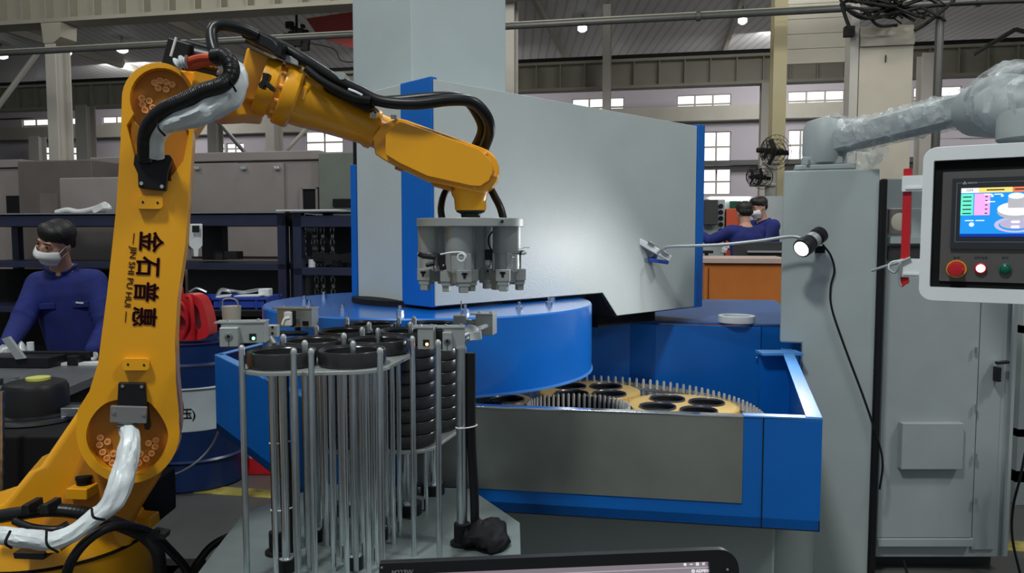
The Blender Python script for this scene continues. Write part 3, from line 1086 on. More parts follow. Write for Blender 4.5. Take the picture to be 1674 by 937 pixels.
# ---------------- worker's bench
bz = .79
bn = thing('work_bench', 'black workbench the masked worker leans over', 'bench', (-2.35, 3.2, 0))
mm = MB(); mm.plate([(-2.95, 2.6), (-1.75, 2.6), (-1.86, 3.74), (-2.95, 3.74)], lambda u, v, w: (u, v, w), bz - .04, bz)
bt = ob('benchtop', mm, mat('dark grey bench sheet', (.10, .105, .11), .4, var=.1), bn, bevel=.004)
mm = MB(); mm.plate([(-2.9, 2.66), (-1.80, 2.66), (-1.90, 3.6), (-2.9, 3.6)], lambda u, v, w: (u, v, w), .12, bz - .04)
ob('cabinet_body', mm, M['black_matte'], bn)
for x, y in ((-2.85, 2.7), (-1.9, 2.7), (-2.85, 3.5), (-1.95, 3.5)):
    mm = MB(); mm.cyl((x, y, 0), (x, y, .13), .03)
    ob('leg', mm, M['black_metal'], bn)
mm = MB(); p, q = P(28, 572, 3.62), P(150, 587, 3.62)
p.z = bz + .045; q.z = bz + .045
mm.obox((p + q) / 2, ((q - p).length, .035, .03), q - p)
mm.obox(p + Vector((.05, 0, -.022)), (.05, .12, .044), q - p); mm.obox(q + Vector((-.06, 0, -.022)), (.05, .12, .044), q - p)
ob('steel_bar', mm, M['black_metal'], label='dark flat steel bar lying across the bench under the gloves', cat='bar', bevel=.003)
mm = MB(); p = PZ(40, 598, bz); mm.plate([(-.20, -.06), (.16, -.08), (.18, .1), (-.18, .13)], lambda u, v, w: (p.x + u, p.y + v, bz + w), .0, .05)
ob('machined_block', mm, M['black_metal'], label='dark machined block on the bench at the worker left', cat='block', bevel=.004)
mm = MB(); p = PZ(30, 585, bz + .05)
mm.plate([(-.06, .09), (-.03, .10), (.04, .0), (-.0, -.005)], lambda u, v, w: (p.x + u, p.y - .02 + w, bz + .05 + v), 0, .02)
ob('bracket_plate', mm, M['alu'], label='slanted grey bracket plate standing on the machined block', cat='bracket')
mm = MB(); p = PZ(115, 596, bz)
mm.plate([(-.22, -.03), (.2, -.03), (.2, .03), (-.22, .03)], lambda u, v, w: (p.x + u, p.y + v, bz + w), .0, .012)
ob('paper_strip', mm, M['sheet_white'], label='white strip lying on the bench below the steel bar', cat='strip')
mm = MB(); p = PZ(32, 630, bz)
for k in range(5):
    mm.obox((p.x - .10 + .05 * k, p.y + .03 * math.sin(k * 2), bz + .014), (.05, .03, .026), (1, .4 * (k % 2), 0))
ob('small_fittings', mm, M['steel'], label='bright small fittings scattered on the grey bench sheet', cat='fittings', kind='stuff')
mm = MB(); p = P(62, 560, 3.78)
mm.cyl((p.x, 3.72, bz), (p.x, 3.72, bz + .09), .016, n=14)
ob('marker_pot', mm, M['white_plastic'], label='small white bottle on the bench by the worker sleeve', cat='bottle')
mm = MB(); p = P(50, 560, 3.74)
mm.lathe([(.05, 0), (.03, .05), (.01, .09), (0, .1)], (p.x - .02, 3.70, bz), n=10)
ob('crumpled_wipe', mm, M['alu'], label='grey crumpled wipe beside the small white bottle', cat='wipe')

# ---------------- black drive unit in front at left
cab = MB(); p, q = P(-25, 712, 2.2), P(128, 712, 2.2)
ztop = .83
cab.box((p.x - .1, 2.15, 0), (q.x + .0, 2.6, ztop))
ct = ob('drive_cabinet', cab, M['black_matte'], label='black cabinet standing left of the robot base', cat='cabinet', bevel=.01)
dv = thing('drive_unit', 'black round motor unit with yellow cap on the black cabinet', 'motor', (P(60, 690, 2.35).x, 2.35, ztop))
c = Vector((P(60, 690, 2.35).x, 2.35, ztop))
mm = MB(); mm.lathe([(.108, 0), (.108, .02), (.092, .025), (.092, .10), (.084, .115), (.07, .12), (.03, .125), (0, .125)], c, n=40)
ob('motor_body', mm, M['black_metal'], dv)
mm = MB(); mm.lathe([(.118, 0), (.124, .004), (.124, .014), (.09, .018)], c, n=40)
ob('flange', mm, M['steel'], dv)
mm = MB(); mm.lathe([(.034, .124), (.034, .132), (.0, .134)], c + Vector((.01, 0, 0)), n=24)
ob('cap', mm, mat('pale yellow cap', (.55, .55, .12), .4), dv)
mm = MB(); mm.obox(c + Vector((.13, -.02, .03)), (.06, .05, .03), (1, 0, 0)); ob('terminal_lug', mm, M['steel'], dv, bevel=.004)
mm = MB(); mm.obox(c + Vector((-.13, -.02, .04)), (.06, .06, .06), (1, 0, .2))
ob('terminal_lug', mm, M['steel'], dv, bevel=.004)
mm = MB()
pts = [P(2, y, 2.08) for y in (640, 680, 720, 760, 800, 835)]
mm.tube(smooth_path(pts, 6), lambda t: .008 + .0012 * math.sin(t * 60), 10)
ob('wrapped_cable', mm, M['steel'], label='film wrapped cable running down at the left picture edge', cat='cable')

# ---------------- orange cabinet and what stands behind it
oc = thing('orange_cabinet', 'orange steel cabinet with a pale top right of the machine', 'cabinet', PB(1215, 460, 6.9))
W[oc.name].z = 0; oc.location.z = 0
mm = MB(); hslab(mm, 1150, 432, 1290, 500, 6.9, .7, zlo=0)
ob('body', mm, M['orange_cabinet'], oc, bevel=.006)
mm = MB(); hslab(mm, 1148, 422, 1290, 431, 6.86, .78)
ob('top_board', mm, mat('pale pink worktop', (.55, .42, .36), .35), oc, bevel=.006)
mm = MB(); hslab(mm, 1157, 438, 1159, 500, 6.89, .02)
ob('edge_strip', mm, M['dark_recess'], oc)
BG = 9.9
gm = thing('perforated_machine', 'pale grey perforated machine frame behind the workers', 'machine', HP(PB(1170, 400, BG).dot(HU), BG + .2, 0))
mm = MB(); hslab(mm, 1146, 326, 1185, 440, BG + .15, .3, zlo=0); ob('frame', mm, M['cabinet_grey'], gm)
mm = MB(); hslab(mm, 1151, 326, 1174, 368, BG, .12); ob('screen_board', mm, M['dark_machine'], gm, bevel=.01)
mm = MB(); hslab(mm, 1146, 328, 1153, 370, BG + .05, .06); ob('monitor_edge', mm, M['trim_blue'], gm)
for k in range(5):
    mm = MB(); pp = PB(1178.5, 337 + 10 * k, BG + .14); mm.cyl(pp, pp + HW * .02, .03, n=12)
    ob('hole', mm, M['dark_recess'], gm)
gm = thing('tall_cabinet', 'pale grey tall cabinet forming the backdrop of the two workers', 'cabinet', HP(PB(1230, 400, 11).dot(HU), 11.3, 0))
mm = MB(); hslab(mm, 1146, 321, 1310, 430, 11.2, .5, zlo=0); ob('body', mm, M['cabinet_grey'], gm)
mm = MB(); hslab(mm, 1160, 322, 1226, 326, 11.15, .05); ob('strip_light', mm, M['lamp_glow'], gm)
mm = MB(); hslab(mm, 1193, 329, 1211, 341, 11.15, .05); ob('dark_screen', mm, mat('dark green screen', (.01, .06, .035), .3), gm)
mm = MB(); hslab(mm, 1186, 341, 1212, 430, 10.0, .4, zlo=0)
ob('orange_red_locker', mm, mat('orange red locker paint', (.50, .07, .02), .5), label='orange red locker in front of the left worker', cat='locker', bevel=.01)
gm = thing('dark_bench', 'dark bench with a pale ruler behind the orange cabinet', 'bench', HP(PB(1260, 410, 8.2).dot(HU), 8.3, 0))
mm = MB(); hslab(mm, 1205, 396, 1300, 430, 8.2, .5, zlo=0); ob('body', mm, M['dark_machine'], gm)
mm = MB(); hslab(mm, 1222, 410, 1290, 413, 8.15, .04); ob('rail', mm, M['alu'], gm)
mm = MB(); mm.obox(PB(1155, 412, 8.6), (.14, .05, .03), HU); mm.cyl((PB(1155, 412, 8.6).x, PB(1155, 412, 8.6).y, 0), PB(1155, 414, 8.6), .02, n=10)
ob('lever_stand', mm, M['fan_black'], label='black handle lever on a thin stand beside the blue machine edge', cat='lever')


# ================================================================ PEOPLE
def remeshed(name, mb, mat_, parent, voxel, smooth=2, **k):
    o = ob(name, mb, mat_, parent, **k)
    m = o.modifiers.new('remesh', 'REMESH')
    m.mode = 'VOXEL'
    m.voxel_size = voxel
    m.use_smooth_shade = True
    if smooth:
        s = o.modifiers.new('smooth', 'SMOOTH')
        s.iterations = smooth
        s.factor = .6
    return o


def person(label, loc, hips, neck, head, face, shR, elR, haR, shL, elL, haL, legs, s=1.0, voxel=.006, gloves=True, mask=True, group=None, fingers=True, collar=True):
    """joints are world points; face is the unit way the face looks"""
    t = thing('person', label, 'person', loc, group)
    hips, neck, head, shR, elR, haR, shL, elL, haL = [Vector(v) for v in (hips, neck, head, shR, elR, haR, shL, elL, haL)]
    face = Vector(face).normalized()
    side = (shL - shR).normalized()
    upv = (neck - hips).normalized()
    fwd = side.cross(upv).normalized()
    if fwd.dot(face) < 0:
        fwd = -fwd
    # head frame
    hz = (head - neck).normalized()
    hz = (hz - face * hz.dot(face)).normalized()
    hx = face.cross(hz).normalized()
    Hm = Matrix((hx, face, hz)).transposed().to_4x4(); Hm.translation = head

    def h(x, y, z): return Hm @ (Vector((x, y, z)) * s)
    b = MB()
    def hb(c, r, n=20, m=14):
        q = MB(); q.ball((0, 0, 0), [v * s for v in r], n, m)
        off = len(b.v); b.v += [h(*c) + (Hm.to_3x3() @ v) for v in q.v]; b.f += [tuple(i + off for i in f) for f in q.f]
    hb((0, -.012, .035), (.076, .094, .086)); hb((0, .022, -.02), (.066, .070, .080)); hb((0, .040, -.070), (.046, .044, .040))
    hb((0, .088, -.012), (.0125, .016, .030)); hb((0, .102, -.030), (.016, .014, .011))
    for q in (-1, 1):
        hb((q * .031, .074, .016), (.020, .014, .012)); hb((q * .030, .082, .034), (.022, .010, .007))
        hb((q * .043, .062, -.020), (.020, .016, .018)); hb((q * .079, -.008, .0), (.008, .018, .030))
    hb((0, .086, -.058), (.024, .010, .008)); hb((0, .084, -.067), (.020, .010, .007))
    # neck, trunk, limbs under the clothes
    b.limb([neck - upv * .05 * s, head + h(0, -.01, -.05) - head], [.058 * s, .055 * s])
    b.limb([neck - upv * .04 * s, hips], [.09 * s, .11 * s])
    for sh, el, ha in ((shR, elR, haR), (shL, elL, haL)):
        b.limb([neck - upv * .06 * s, sh, el, ha], [.05 * s, .048 * s, .038 * s, .026 * s])
    for hp_, kn, an, to in legs:
        b.limb([hips, Vector(hp_), Vector(kn), Vector(an)], [.09 * s, .07 * s, .05 * s, .036 * s])
        b.limb([Vector(an) - Vector((0, 0, .02)), Vector(to)], [.036 * s, .03 * s])
    remeshed('body', b, M['skin'], t, voxel, 2)
    # hands: palm, four fingers of unequal length, thumb from the side
    for sh, el, ha, sg in ((shR, elR, haR, 1), (shL, elL, haL, -1)):
        d = (ha - el).normalized()
        d = (d + Vector((0, 0, -.15))).normalized()
        acr = d.cross(Vector((0, 0, 1))).normalized()
        dn = acr.cross(d).normalized()
        if dn.z > 0: dn = -dn
        g = MB()
        pc = ha + d * .045 * s
        g.loft([(ha - d * .02 * s, acr * .026 * s, dn * .020 * s), (ha + d * .01 * s, acr * .030 * s, dn * .018 * s), (pc, acr * .042 * s, dn * .016 * s), (ha + d * .085 * s, acr * .042 * s, dn * .013 * s)], 14)
        if fingers:
            for k, (L, off) in enumerate(((.068, -.032), (.078, -.011), (.073, .011), (.058, .031))):
                r0 = ha + d * .08 * s + acr * off * s
                k1 = r0 + d * L * .42 * s + dn * .008 * s
                k2 = k1 + d * L * .30 * s + dn * .020 * s
                k3 = k2 + d * L * .18 * s + dn * .022 * s
                g.limb([r0 - d * .02 * s, k1, k2, k3], [.0098 * s, .0095 * s, .0088 * s, .0078 * s], 8)
            r0 = ha + d * .02 * s - acr * sg * .028 * s
            g.limb([r0, r0 + d * .03 * s - acr * sg * .024 * s + dn * .010 * s, r0 + d * .058 * s - acr * sg * .030 * s + dn * .020 * s], [.013 * s, .0105 * s, .009 * s], 8)
        remeshed('glove' if gloves else 'hand', g, M['glove'] if gloves else M['skin'], t, voxel * .6, 1)
    # jacket
    j = MB()
    mid = hips.lerp(neck, .5)
    a = side * s
    f_ = fwd * s
    j.loft([(hips - upv * .06 * s, a * .185, f_ * .125), (hips + upv * .06 * s, a * .19, f_ * .13), (mid, a * .19, f_ * .125), (hips.lerp(neck, .78), a * .205, f_ * .125), (hips.lerp(neck, .90), a * .175, f_ * .105), (neck + upv * .0, a * .075, f_ * .075)], 26)
    for sh, el, ha in ((shR, elR, haR), (shL, elL, haL)):
        cu = ha - (ha - el).normalized() * .015 * s
        j.limb([neck.lerp(sh, .35) - upv * .05 * s, sh, sh.lerp(el, .5), el, el.lerp(cu, .6), cu], [.085 * s, .080 * s, .066 * s, .060 * s, .052 * s, .046 * s])
        # folds
        for q in range(4):
            c = el.lerp(sh, .10 + .16 * q); ax = (sh - el).normalized()
            j.lathe([(.05 * s, -.014 * s), (.072 * s - q * .0 , 0), (.05 * s, .014 * s)], c, ax + Vector((.3 * math.sin(q * 2.2), .3 * math.cos(q * 3), 0)), n=14, closed=False)
    remeshed('jacket', j, M['cloth_blue'], t, voxel * 1.3, 3)
    if collar:
        c_ = MB()
        cc = neck + upv * .005 * s
        ring = []
        for k in range(23):
            q = PI * .62 + 2 * PI * .94 * k / 22 * 1.0
            q = PI / 2 + .22 + (2 * PI - .44) * k / 22
            ring.append(cc + side * .074 * math.cos(q) * s + fwd * .078 * math.sin(q) * s - upv * (.028 * max(0, math.sin(q)) ** 2) * s)
        c_.tube(ring, .015 * s, 8, flat=lambda t_, a_: 1.5 if abs(math.cos(a_)) > .6 else .6)
        jk = [ch for ch in t.children if ch.name.startswith('jacket')][0]
        ob('collar', c_, M['cloth_blue'], jk)
        for q, wd in ((-.085, .085), (.085, .085)):
            pc = hips.lerp(neck, .68) + side * q * s + fwd * .122 * s
            k_ = MB(); k_.obox(pc, (wd * s, .012 * s, .035 * s), side, fwd)
            ob('pocket_flap', k_, M['cloth_blue'], jk, bevel=.004)
        k_ = MB(); k_.obox(hips.lerp(neck, .70) + side * .085 * s + fwd * .131 * s, (.04 * s, .004, .009 * s), side + Vector((0, 0, -.15)), fwd)
        ob('badge', k_, M['sheet_white'], jk)
    # trousers and shoes
    tr = MB()
    tr.loft([(hips - upv * .10 * s, a * .17, f_ * .13), (hips + upv * .04 * s, a * .18, f_ * .125)], 20)
    for hp_, kn, an, to in legs:
        tr.limb([hips.lerp(Vector(hp_), .8), Vector(hp_), Vector(kn), Vector(an)], [.12 * s, .105 * s, .078 * s, .062 * s])
    remeshed('trousers', tr, M['cloth_dark'], t, voxel * 2, 2)
    for hp_, kn, an, to in legs:
        an, to = Vector(an), Vector(to)
        sh_ = MB(); dd = (to - an); dd.z = 0; dd.normalize(); ss = dd.cross(Vector((0, 0, 1)))
        g0 = Vector((an.x, an.y, 0))
        sh_.loft([(g0 - dd * .07 * s + Vector((0, 0, .05 * s)), ss * .03 * s, Vector((0, 0, .045 * s))), (g0 - dd * .03 * s + Vector((0, 0, .056 * s)), ss * .042 * s, Vector((0, 0, .054 * s))), (g0 + dd * .07 * s + Vector((0, 0, .042 * s)), ss * .046 * s, Vector((0, 0, .040 * s))), (g0 + dd * .17 * s + Vector((0, 0, .030 * s)), ss * .045 * s, Vector((0, 0, .028 * s))), (g0 + dd * .21 * s + Vector((0, 0, .024 * s)), ss * .022 * s, Vector((0, 0, .020 * s)))], 14)
        ob('shoe', sh_, M['black_matte'], t)
    # hair: cap with a ragged fringe
    hr = MB()
    def hh(c, r):
        q = MB(); q.ball((0, 0, 0), [v * s for v in r], 18, 12)
        off = len(hr.v); hr.v += [h(*c) + (Hm.to_3x3() @ v) for v in q.v]; hr.f += [tuple(i + off for i in f) for f in q.f]
    hh((0, -.022, .060), (.088, .092, .078)); hh((0, -.040, .018), (.080, .064, .066)); hh((0, .034, .090), (.072, .056, .044))
    r_ = random.Random(int(abs(head.x) * 100))
    for k in range(15):
        q = -1 + 2 * k / 14
        hh((q * .066, .074 - .040 * q * q, .074 + r_.uniform(-.006, .006)), (.014, .016, .030 + r_.uniform(0, .008)))
    for q in (-1, 1):
        for k in range(3):
            hh((q * .077, -.004 - .022 * k, .036 - .010 * k), (.009, .014, .034))
    remeshed('hair', hr, M['hair'], t, voxel * .9, 1)
    for q in (-1, 1):
        e = MB(); e.ball(h(q * .031, .087, .016), (.010 * s, .006 * s, .0045 * s), 10, 6)
        ob('eye', e, M['black_matte'], t)
        e = MB(); e.tube([h(q * .014, .094, .036), h(q * .032, .092, .041), h(q * .050, .080, .036)], .0035 * s, 6)
        ob('eyebrow', e, M['hair'], t)
    if mask:
        k_ = MB()
        rows = []
        for i in range(9):
            v = i / 8
            z = -.008 - .096 * v
            wv = .066 + .014 * math.sin(PI * min(1, v * 1.25)) - .020 * max(0, v - .6)
            pr = .040 * math.exp(-((v - .32) / .33) ** 2) + .006
            row = []
            for j_ in range(15):
                q = -1 + 2 * j_ / 14
                ang = q * 1.25
                x = wv * 1.12 * math.sin(ang)
                y = .030 + (.050 + pr * math.cos(ang) ** 2 + (.010 - .012 * v)) * math.cos(ang)
                row.append((x, y, z))
            rows.append(row)
        off = len(k_.v)
        for row in rows:
            for p_ in row: k_.v.append(h(*p_))
        for i in range(8):
            for j_ in range(14):
                k_.f.append((i * 15 + j_, i * 15 + j_ + 1, (i + 1) * 15 + j_ + 1, (i + 1) * 15 + j_))
        mo = ob('face_mask', k_, M['mask'], t)
        sm = mo.modifiers.new('solid', 'SOLIDIFY'); sm.thickness = .003 * s
        e = MB()
        for q in (-1, 1):
            e.tube([h(q * .070, .045, -.02), h(q * .080, .015, .012), h(q * .084, -.012, .02)], .0015, 5)
            e.tube([h(q * .064, .045, -.075), h(q * .078, .015, -.035), h(q * .084, -.014, -.02)], .0015, 5)
        ob('ear_loop', e, M['mask'], mo)
    return t


# the masked worker at left, sitting on a stool behind the bench
hy = 3.98
headc = P(91, 398, 3.93)
person('masked worker in blue overalls leaning over the bench at left', (-2.32, 4.05, 0),
       hips=(-2.30, 4.12, .70), neck=P(101, 441, 4.03), head=headc, face=(-.34, -1, -.34),
       shR=P(66, 466, 4.02), elR=P(34, 528, 3.86), haR=P(14, 562, 3.70),
       shL=P(152, 462, 4.08), elL=P(176, 535, 3.98), haL=P(152, 574, 3.80),
       legs=(((-2.40, 4.08, .62), (-2.43, 3.68, .50), (-2.43, 3.72, .09), (-2.43, 3.58, .04)), ((-2.18, 4.08, .62), (-2.12, 3.70, .50), (-2.10, 3.74, .09), (-2.10, 3.60, .04))), s=.92, voxel=.006)
st = thing('stool', 'black round stool under the masked worker', 'stool', (-2.30, 4.14, 0))
mm = MB(); mm.lathe([(.16, .45), (.17, .46), (.17, .49), (.15, .505), (0, .505)], (-2.30, 4.14, 0)); ob('seat', mm, M['black_matte'], st)
for k in range(4):
    q = PI / 4 + k * PI / 2
    mm = MB(); mm.cyl((-2.30 + .1 * math.cos(q), 4.14 + .1 * math.sin(q), .45), (-2.30 + .19 * math.cos(q), 4.14 + .19 * math.sin(q), 0), .012, n=10); ob('leg', mm, M['black_metal'], st)


def standing(label, px, ytop, d, facing, s, hands, group='pair of far workers', mask=True, lean=0.0):
    top = P(px, ytop, d)
    f = Vector(facing).normalized(); sd = f.cross(Vector((0, 0, 1))).normalized()   # wearer's right
    H = top.z / 1.0
    s = H / 1.72
    base = Vector((top.x, top.y, 0))
    hd = base + f * .10 * lean * s + Vector((0, 0, H - .115 * s))
    nk = base + f * .02 * s + Vector((0, 0, H - .26 * s))
    hp_ = base + Vector((0, 0, .95 * s)) - f * .08 * lean
    R_, L_ = 1, -1
    def sh(q): return nk + sd * q * .175 * s - Vector((0, 0, .055 * s))
    legs = []
    for q in (1, -1):
        x = hp_ + sd * q * .09 * s
        g = base + sd * q * .12 * s
        legs.append((x - Vector((0, 0, .04)), x.lerp(g, .5) + f * .03 - Vector((0, 0, 0)), (g.x, g.y, .09 * s), (g.x + f.x * .14 * s, g.y + f.y * .14 * s, .04 * s)))
    hr_, hl_ = hands
    def arm(q, tgt):
        t_ = base + sd * tgt[0] * s + f * tgt[1] * s + Vector((0, 0, tgt[2] * s))
        m_ = sh(q).lerp(t_, .5) + Vector((0, 0, -.10 * s)) + sd * q * .06 * s
        return m_, t_
    eR, tR = arm(1, hr_); eL, tL = arm(-1, hl_)
    return person(label, base, hp_, nk, hd, f + Vector((0, 0, -.1 - .2 * lean)), sh(1), eR, tR, sh(-1), eL, tL, legs, s=s, voxel=.012, gloves=True, mask=mask, group=group, fingers=True, collar=mask)


standing('far worker in royal blue seen from behind reaching left', 1221, 332, 8.7, (-.25, 1, 0), 1, ((.18, .42, 1.12), (-.42, .30, 1.40)), mask=False, lean=.5)
standing('far masked worker in royal blue facing left beside the first', 1251, 324, 9.35, (-1, -.35, 0), 1, ((.1, .40, 1.18), (-.10, .38, 1.12)), lean=.8)

# ================================================================ GRINDING MACHINE
gmx = thing('grinding_machine', 'large blue and grey double disc grinding machine filling the centre', 'machine', (0.25, 3.0, 0))
TT = .91
# ---- loading tank: outline in plan (counted from the front right corner)
FR = Vector((.832, 2.02)); FL = Vector((-.585, 2.17))
q = P(500, 812, 2.27); FL = Vector((q.x, q.y))
LC = Vector((-1.22, 3.11)); LB = Vector((-1.12, 3.55)); RB = Vector((1.165, 3.16)); TB = .60


def wallpanel(mb, a, b, z0, z1, th, z0b=None, z1b=None):
    """upright plate from plan point a to b, thickness th to the left of the way a->b"""
    z0b = z0 if z0b is None else z0b; z1b = z1 if z1b is None else z1b
    a, b = Vector(a[:2]), Vector(b[:2])
    n = Vector((-(b - a).y, (b - a).x)).normalized() * th
    i = len(mb.v)
    for p, lo, hi in ((a, z0, z1), (b, z0b, z1b), (b + n, z0b, z1b), (a + n, z0, z1)):
        mb.v.append(Vector((p.x, p.y, lo))); mb.v.append(Vector((p.x, p.y, hi)))
    mb.f += [(i, i + 2, i + 3, i + 1), (i + 2, i + 4, i + 5, i + 3), (i + 4, i + 6, i + 7, i + 5), (i + 6, i, i + 1, i + 7), (i + 1, i + 3, i + 5, i + 7), (i, i + 6, i + 4, i + 2)]
    return mb


fdir = (FR - FL).normalized()


def on_front(px):
    d = ray(px, 700); d2 = Vector((d.x, d.y))
    # solve s*d2 = FL + t*fdir
    det = d2.x * -fdir.y + d2.y * fdir.x
    s_ = (FL.x * -fdir.y + FL.y * fdir.x) / det
    p = d2 * s_
    return p


A1, A2 = on_front(683), on_front(1215)
fn = Vector((fdir.y, -fdir.x))             # towards the viewer
mm = MB(); wallpanel(mm, FL, FR, TB, TT - .004, .02)
tank = ob('front_panel', mm, M['blue_paint'], gmx, bevel=.003)
mm = MB(); wallpanel(mm, A1 + fn * .003, A2 + fn * .003, .668, TT - .006, .0028)
ob('stainless_sheet', mm, M['stainless'], gmx)
mm = MB(); wallpanel(mm, FL + fn * .004, A2 + fn * .004, TT - .006, TT, .032)
ob('stainless_lip', mm, M['chrome'], gmx, bevel=.002)
mm = MB(); wallpanel(mm, A2 + fn * .002, FR + fn * .0, TT - .004, TT + .002, .034)
ob('front_rim', mm, mat('light blue edge paint', (.07, .26, .62), .4), gmx, bevel=.002)
mm = MB(); wallpanel(mm, LC, FL, TB, TT, .012); ob('left_wing', mm, M['blue_paint'], gmx, bevel=.002)
mm = MB(); wallpanel(mm, LC, FL, TT, TT + .004, .035); ob('wing_rim', mm, bpy.data.materials['light blue edge paint'], gmx)
mm = MB(); wallpanel(mm, LB, LC, TB, TT, .012); ob('left_back_wing', mm, M['blue_paint'], gmx, bevel=.002)
mm = MB(); wallpanel(mm, LB, LC, TT, TT + .004, .035); ob('wing_rim', mm, bpy.data.materials['light blue edge paint'], gmx)
mm = MB(); wallpanel(mm, FR, RB, TB, TT, .012, TB, TT + .018); ob('right_wall', mm, M['blue_paint'], gmx)
mm = MB(); wallpanel(mm, FR, RB, TT, TT + .004, .042, TT + .018, TT + .022); ob('right_rim', mm, bpy.data.materials['light blue edge paint'], gmx, bevel=.001)
p = on_front(1247)
mm = MB(); wallpanel(mm, p + fn * .0015, p + fdir * .003 + fn * .0015, TB, TT - .004, .002); ob('front_seam', mm, M['dark_recess'], gmx)
# rear flange of the right wall
q0 = Vector((1.045, 3.10))
mm = MB(); mm.box((1.01, 3.08, TB), (RB.x - .0, 3.11, TT + .02)); ob('rear_side_panel', mm, M['blue_paint'], gmx)
mm = MB(); mm.box((1.0, 3.03, TT + .012), (RB.x + .0, 3.12, TT + .022)); ob('rear_flange', mm, bpy.data.materials['light blue edge paint'], gmx)
# tank floor
mm = MB(); mm.plate([tuple(v) for v in (FL, FR, RB, (1.15, 3.7), (-1.1, 3.7), LC)], lambda u, v, w: (u, v, w), TB, TB + .03)
ob('tank_floor', mm, M['dark_recess'], gmx)
# machine base under the tank
mm = MB(); mm.plate([(-.60, 2.42), (.80, 2.27), (.86, 2.5), (1.0, 3.6), (-.9, 3.9)], lambda u, v, w: (u, v, w), .0, TB)
ob('machine_base', mm, M['pedestal_grey'], gmx, bevel=.01)
mm = MB(); mm.cyl((.87, 2.42, 0), (.87, 2.42, TB - .0), .10, n=32); ob('base_column', mm, M['pedestal_grey'], gmx)
# ---- rear table of the machine (flat blue top right of the housing)
ZT = 1.005
mm = MB(); mm.plate([(.10, 3.62), (.55, 3.55), (1.02, 3.46), (1.10, 3.42), (1.34, 3.42), (1.62, 4.70), (-.4, 4.9)], lambda u, v, w: (u, v, w), ZT - .012, ZT)
mt = mat('dull blue table top', (.035, .10, .28), .5, var=.1)
ob('rear_table_top', mm, mt, gmx, bevel=.003)
mm = MB(); wallpanel(mm, (.10, 3.62), (.58, 3.55), TB, ZT - .012, .03); ob('rear_panel', mm, M['blue_paint'], gmx)
mm = MB(); wallpanel(mm, (.52, 3.57), (.66, 3.50), TB, ZT - .012, .06); ob('rear_corner_panel', mm, M['blue_paint'], gmx)
mm = MB(); wallpanel(mm, (.66, 3.50), (1.12, 3.415), TB, ZT - .014, .03); ob('rear_panel', mm, M['blue_paint'], gmx, bevel=.002)
mm = MB(); wallpanel(mm, (1.125, 3.42), (1.34, 3.43), TB, ZT - .014, .03); ob('rear_panel', mm, M['blue_paint'], gmx, bevel=.002)
for px, py in ((1237, 585), (1237, 669)):
    pp = P(px, py, 3.40); mm = MB(); mm.ball(pp, .006, 8, 6); ob('screw', mm, M['chrome'], gmx)
# ---- lower disc with pin rings
LCc = Vector((.248, 2.85)); ZD = .705
mm = MB(); mm.lathe([(0.02, ZD - .02), (.669, ZD - .02), (.669, ZD - .001), (.02, ZD - .001)], (LCc.x, LCc.y, 0), n=96)
ob('lower_disc', mm, M['steel'], gmx)
mm = MB(); mm.lathe([(.669, ZD - .03), (.698, ZD - .03), (.698, ZD + .024), (.690, ZD + .024), (.688, ZD + .008), (.669, ZD + .008)], (LCc.x, LCc.y, 0), n=96, closed=True)
ob('outer_ring', mm, M['chrome'], gmx)
mm = MB()
for k in range(128):
    q = 2 * PI * k / 128
    c = Vector((LCc.x + .677 * math.cos(q), LCc.y + .677 * math.sin(q), ZD + .008))
    mm.tube([c, c + Vector((0, 0, .032)), c + Vector((0, 0, .040))], lambda t: .0062 if t < .9 else .004, 8)
ob('outer_pins', mm, M['pin_steel'], gmx, kind='stuff')
mm = MB(); mm.lathe([(.165, ZD - .03), (.205, ZD - .03), (.205, ZD + .050), (.201, ZD + .050), (.200, ZD + .006), (.165, ZD + .006)], (LCc.x, LCc.y, 0), n=64, closed=True)
ob('inner_ring', mm, M['dark_recess'], gmx)  # its raised dark wall is added behind the pins to stand for a dark void
mm = MB()
for k in range(56):
    q = 2 * PI * k / 56
    c = Vector((LCc.x + .192 * math.cos(q), LCc.y + .192 * math.sin(q), ZD + .004))
    mm.tube([c, c + Vector((0, 0, .050)), c + Vector((0, 0, .058))], lambda t: .0060 if t < .9 else .004, 8)
ob('inner_pins', mm, M['pin_steel'], gmx, kind='stuff')
# ---- upper disc
UC = (-.304, 2.85); UR = .60
mm = MB(); mm.lathe([(.05, .915), (UR - .01, .915), (UR, .919), (UR, 1.150), (UR - .004, 1.155), (.05, 1.155)], (UC[0], UC[1], 0), n=128)
ud = ob('upper_disc', mm, M['blue_disc'], gmx)
mm = MB(); mm.lathe([(UR - .03, .912), (UR + .004, .912), (UR + .004, .919), (UR - .03, .919)], (UC[0], UC[1], 0), n=128, closed=True)
ob('disc_edge', mm, bpy.data.materials['light blue edge paint'], ud)
mm = MB(); mm.lathe([(0.02, 1.155), (.30, 1.155), (.30, 1.175), (.16, 1.19), (.16, 1.30), (.02, 1.30)], (UC[0], UC[1] + .05, 0), n=48)
ob('disc_hub', mm, M['dark_recess'], ud)
for k in range(14):
    q = 2 * PI * k / 14 + .12
    c = Vector((UC[0] + .46 * math.cos(q), UC[1] + .46 * math.sin(q), 1.155))
    mm = MB(); mm.cyl(c, c + Vector((0, 0, .012)), .012, n=6); mm.cyl(c, c + Vector((0, 0, .026)), .005, n=8)
    ob('bolt', mm, M['chrome'], ud)

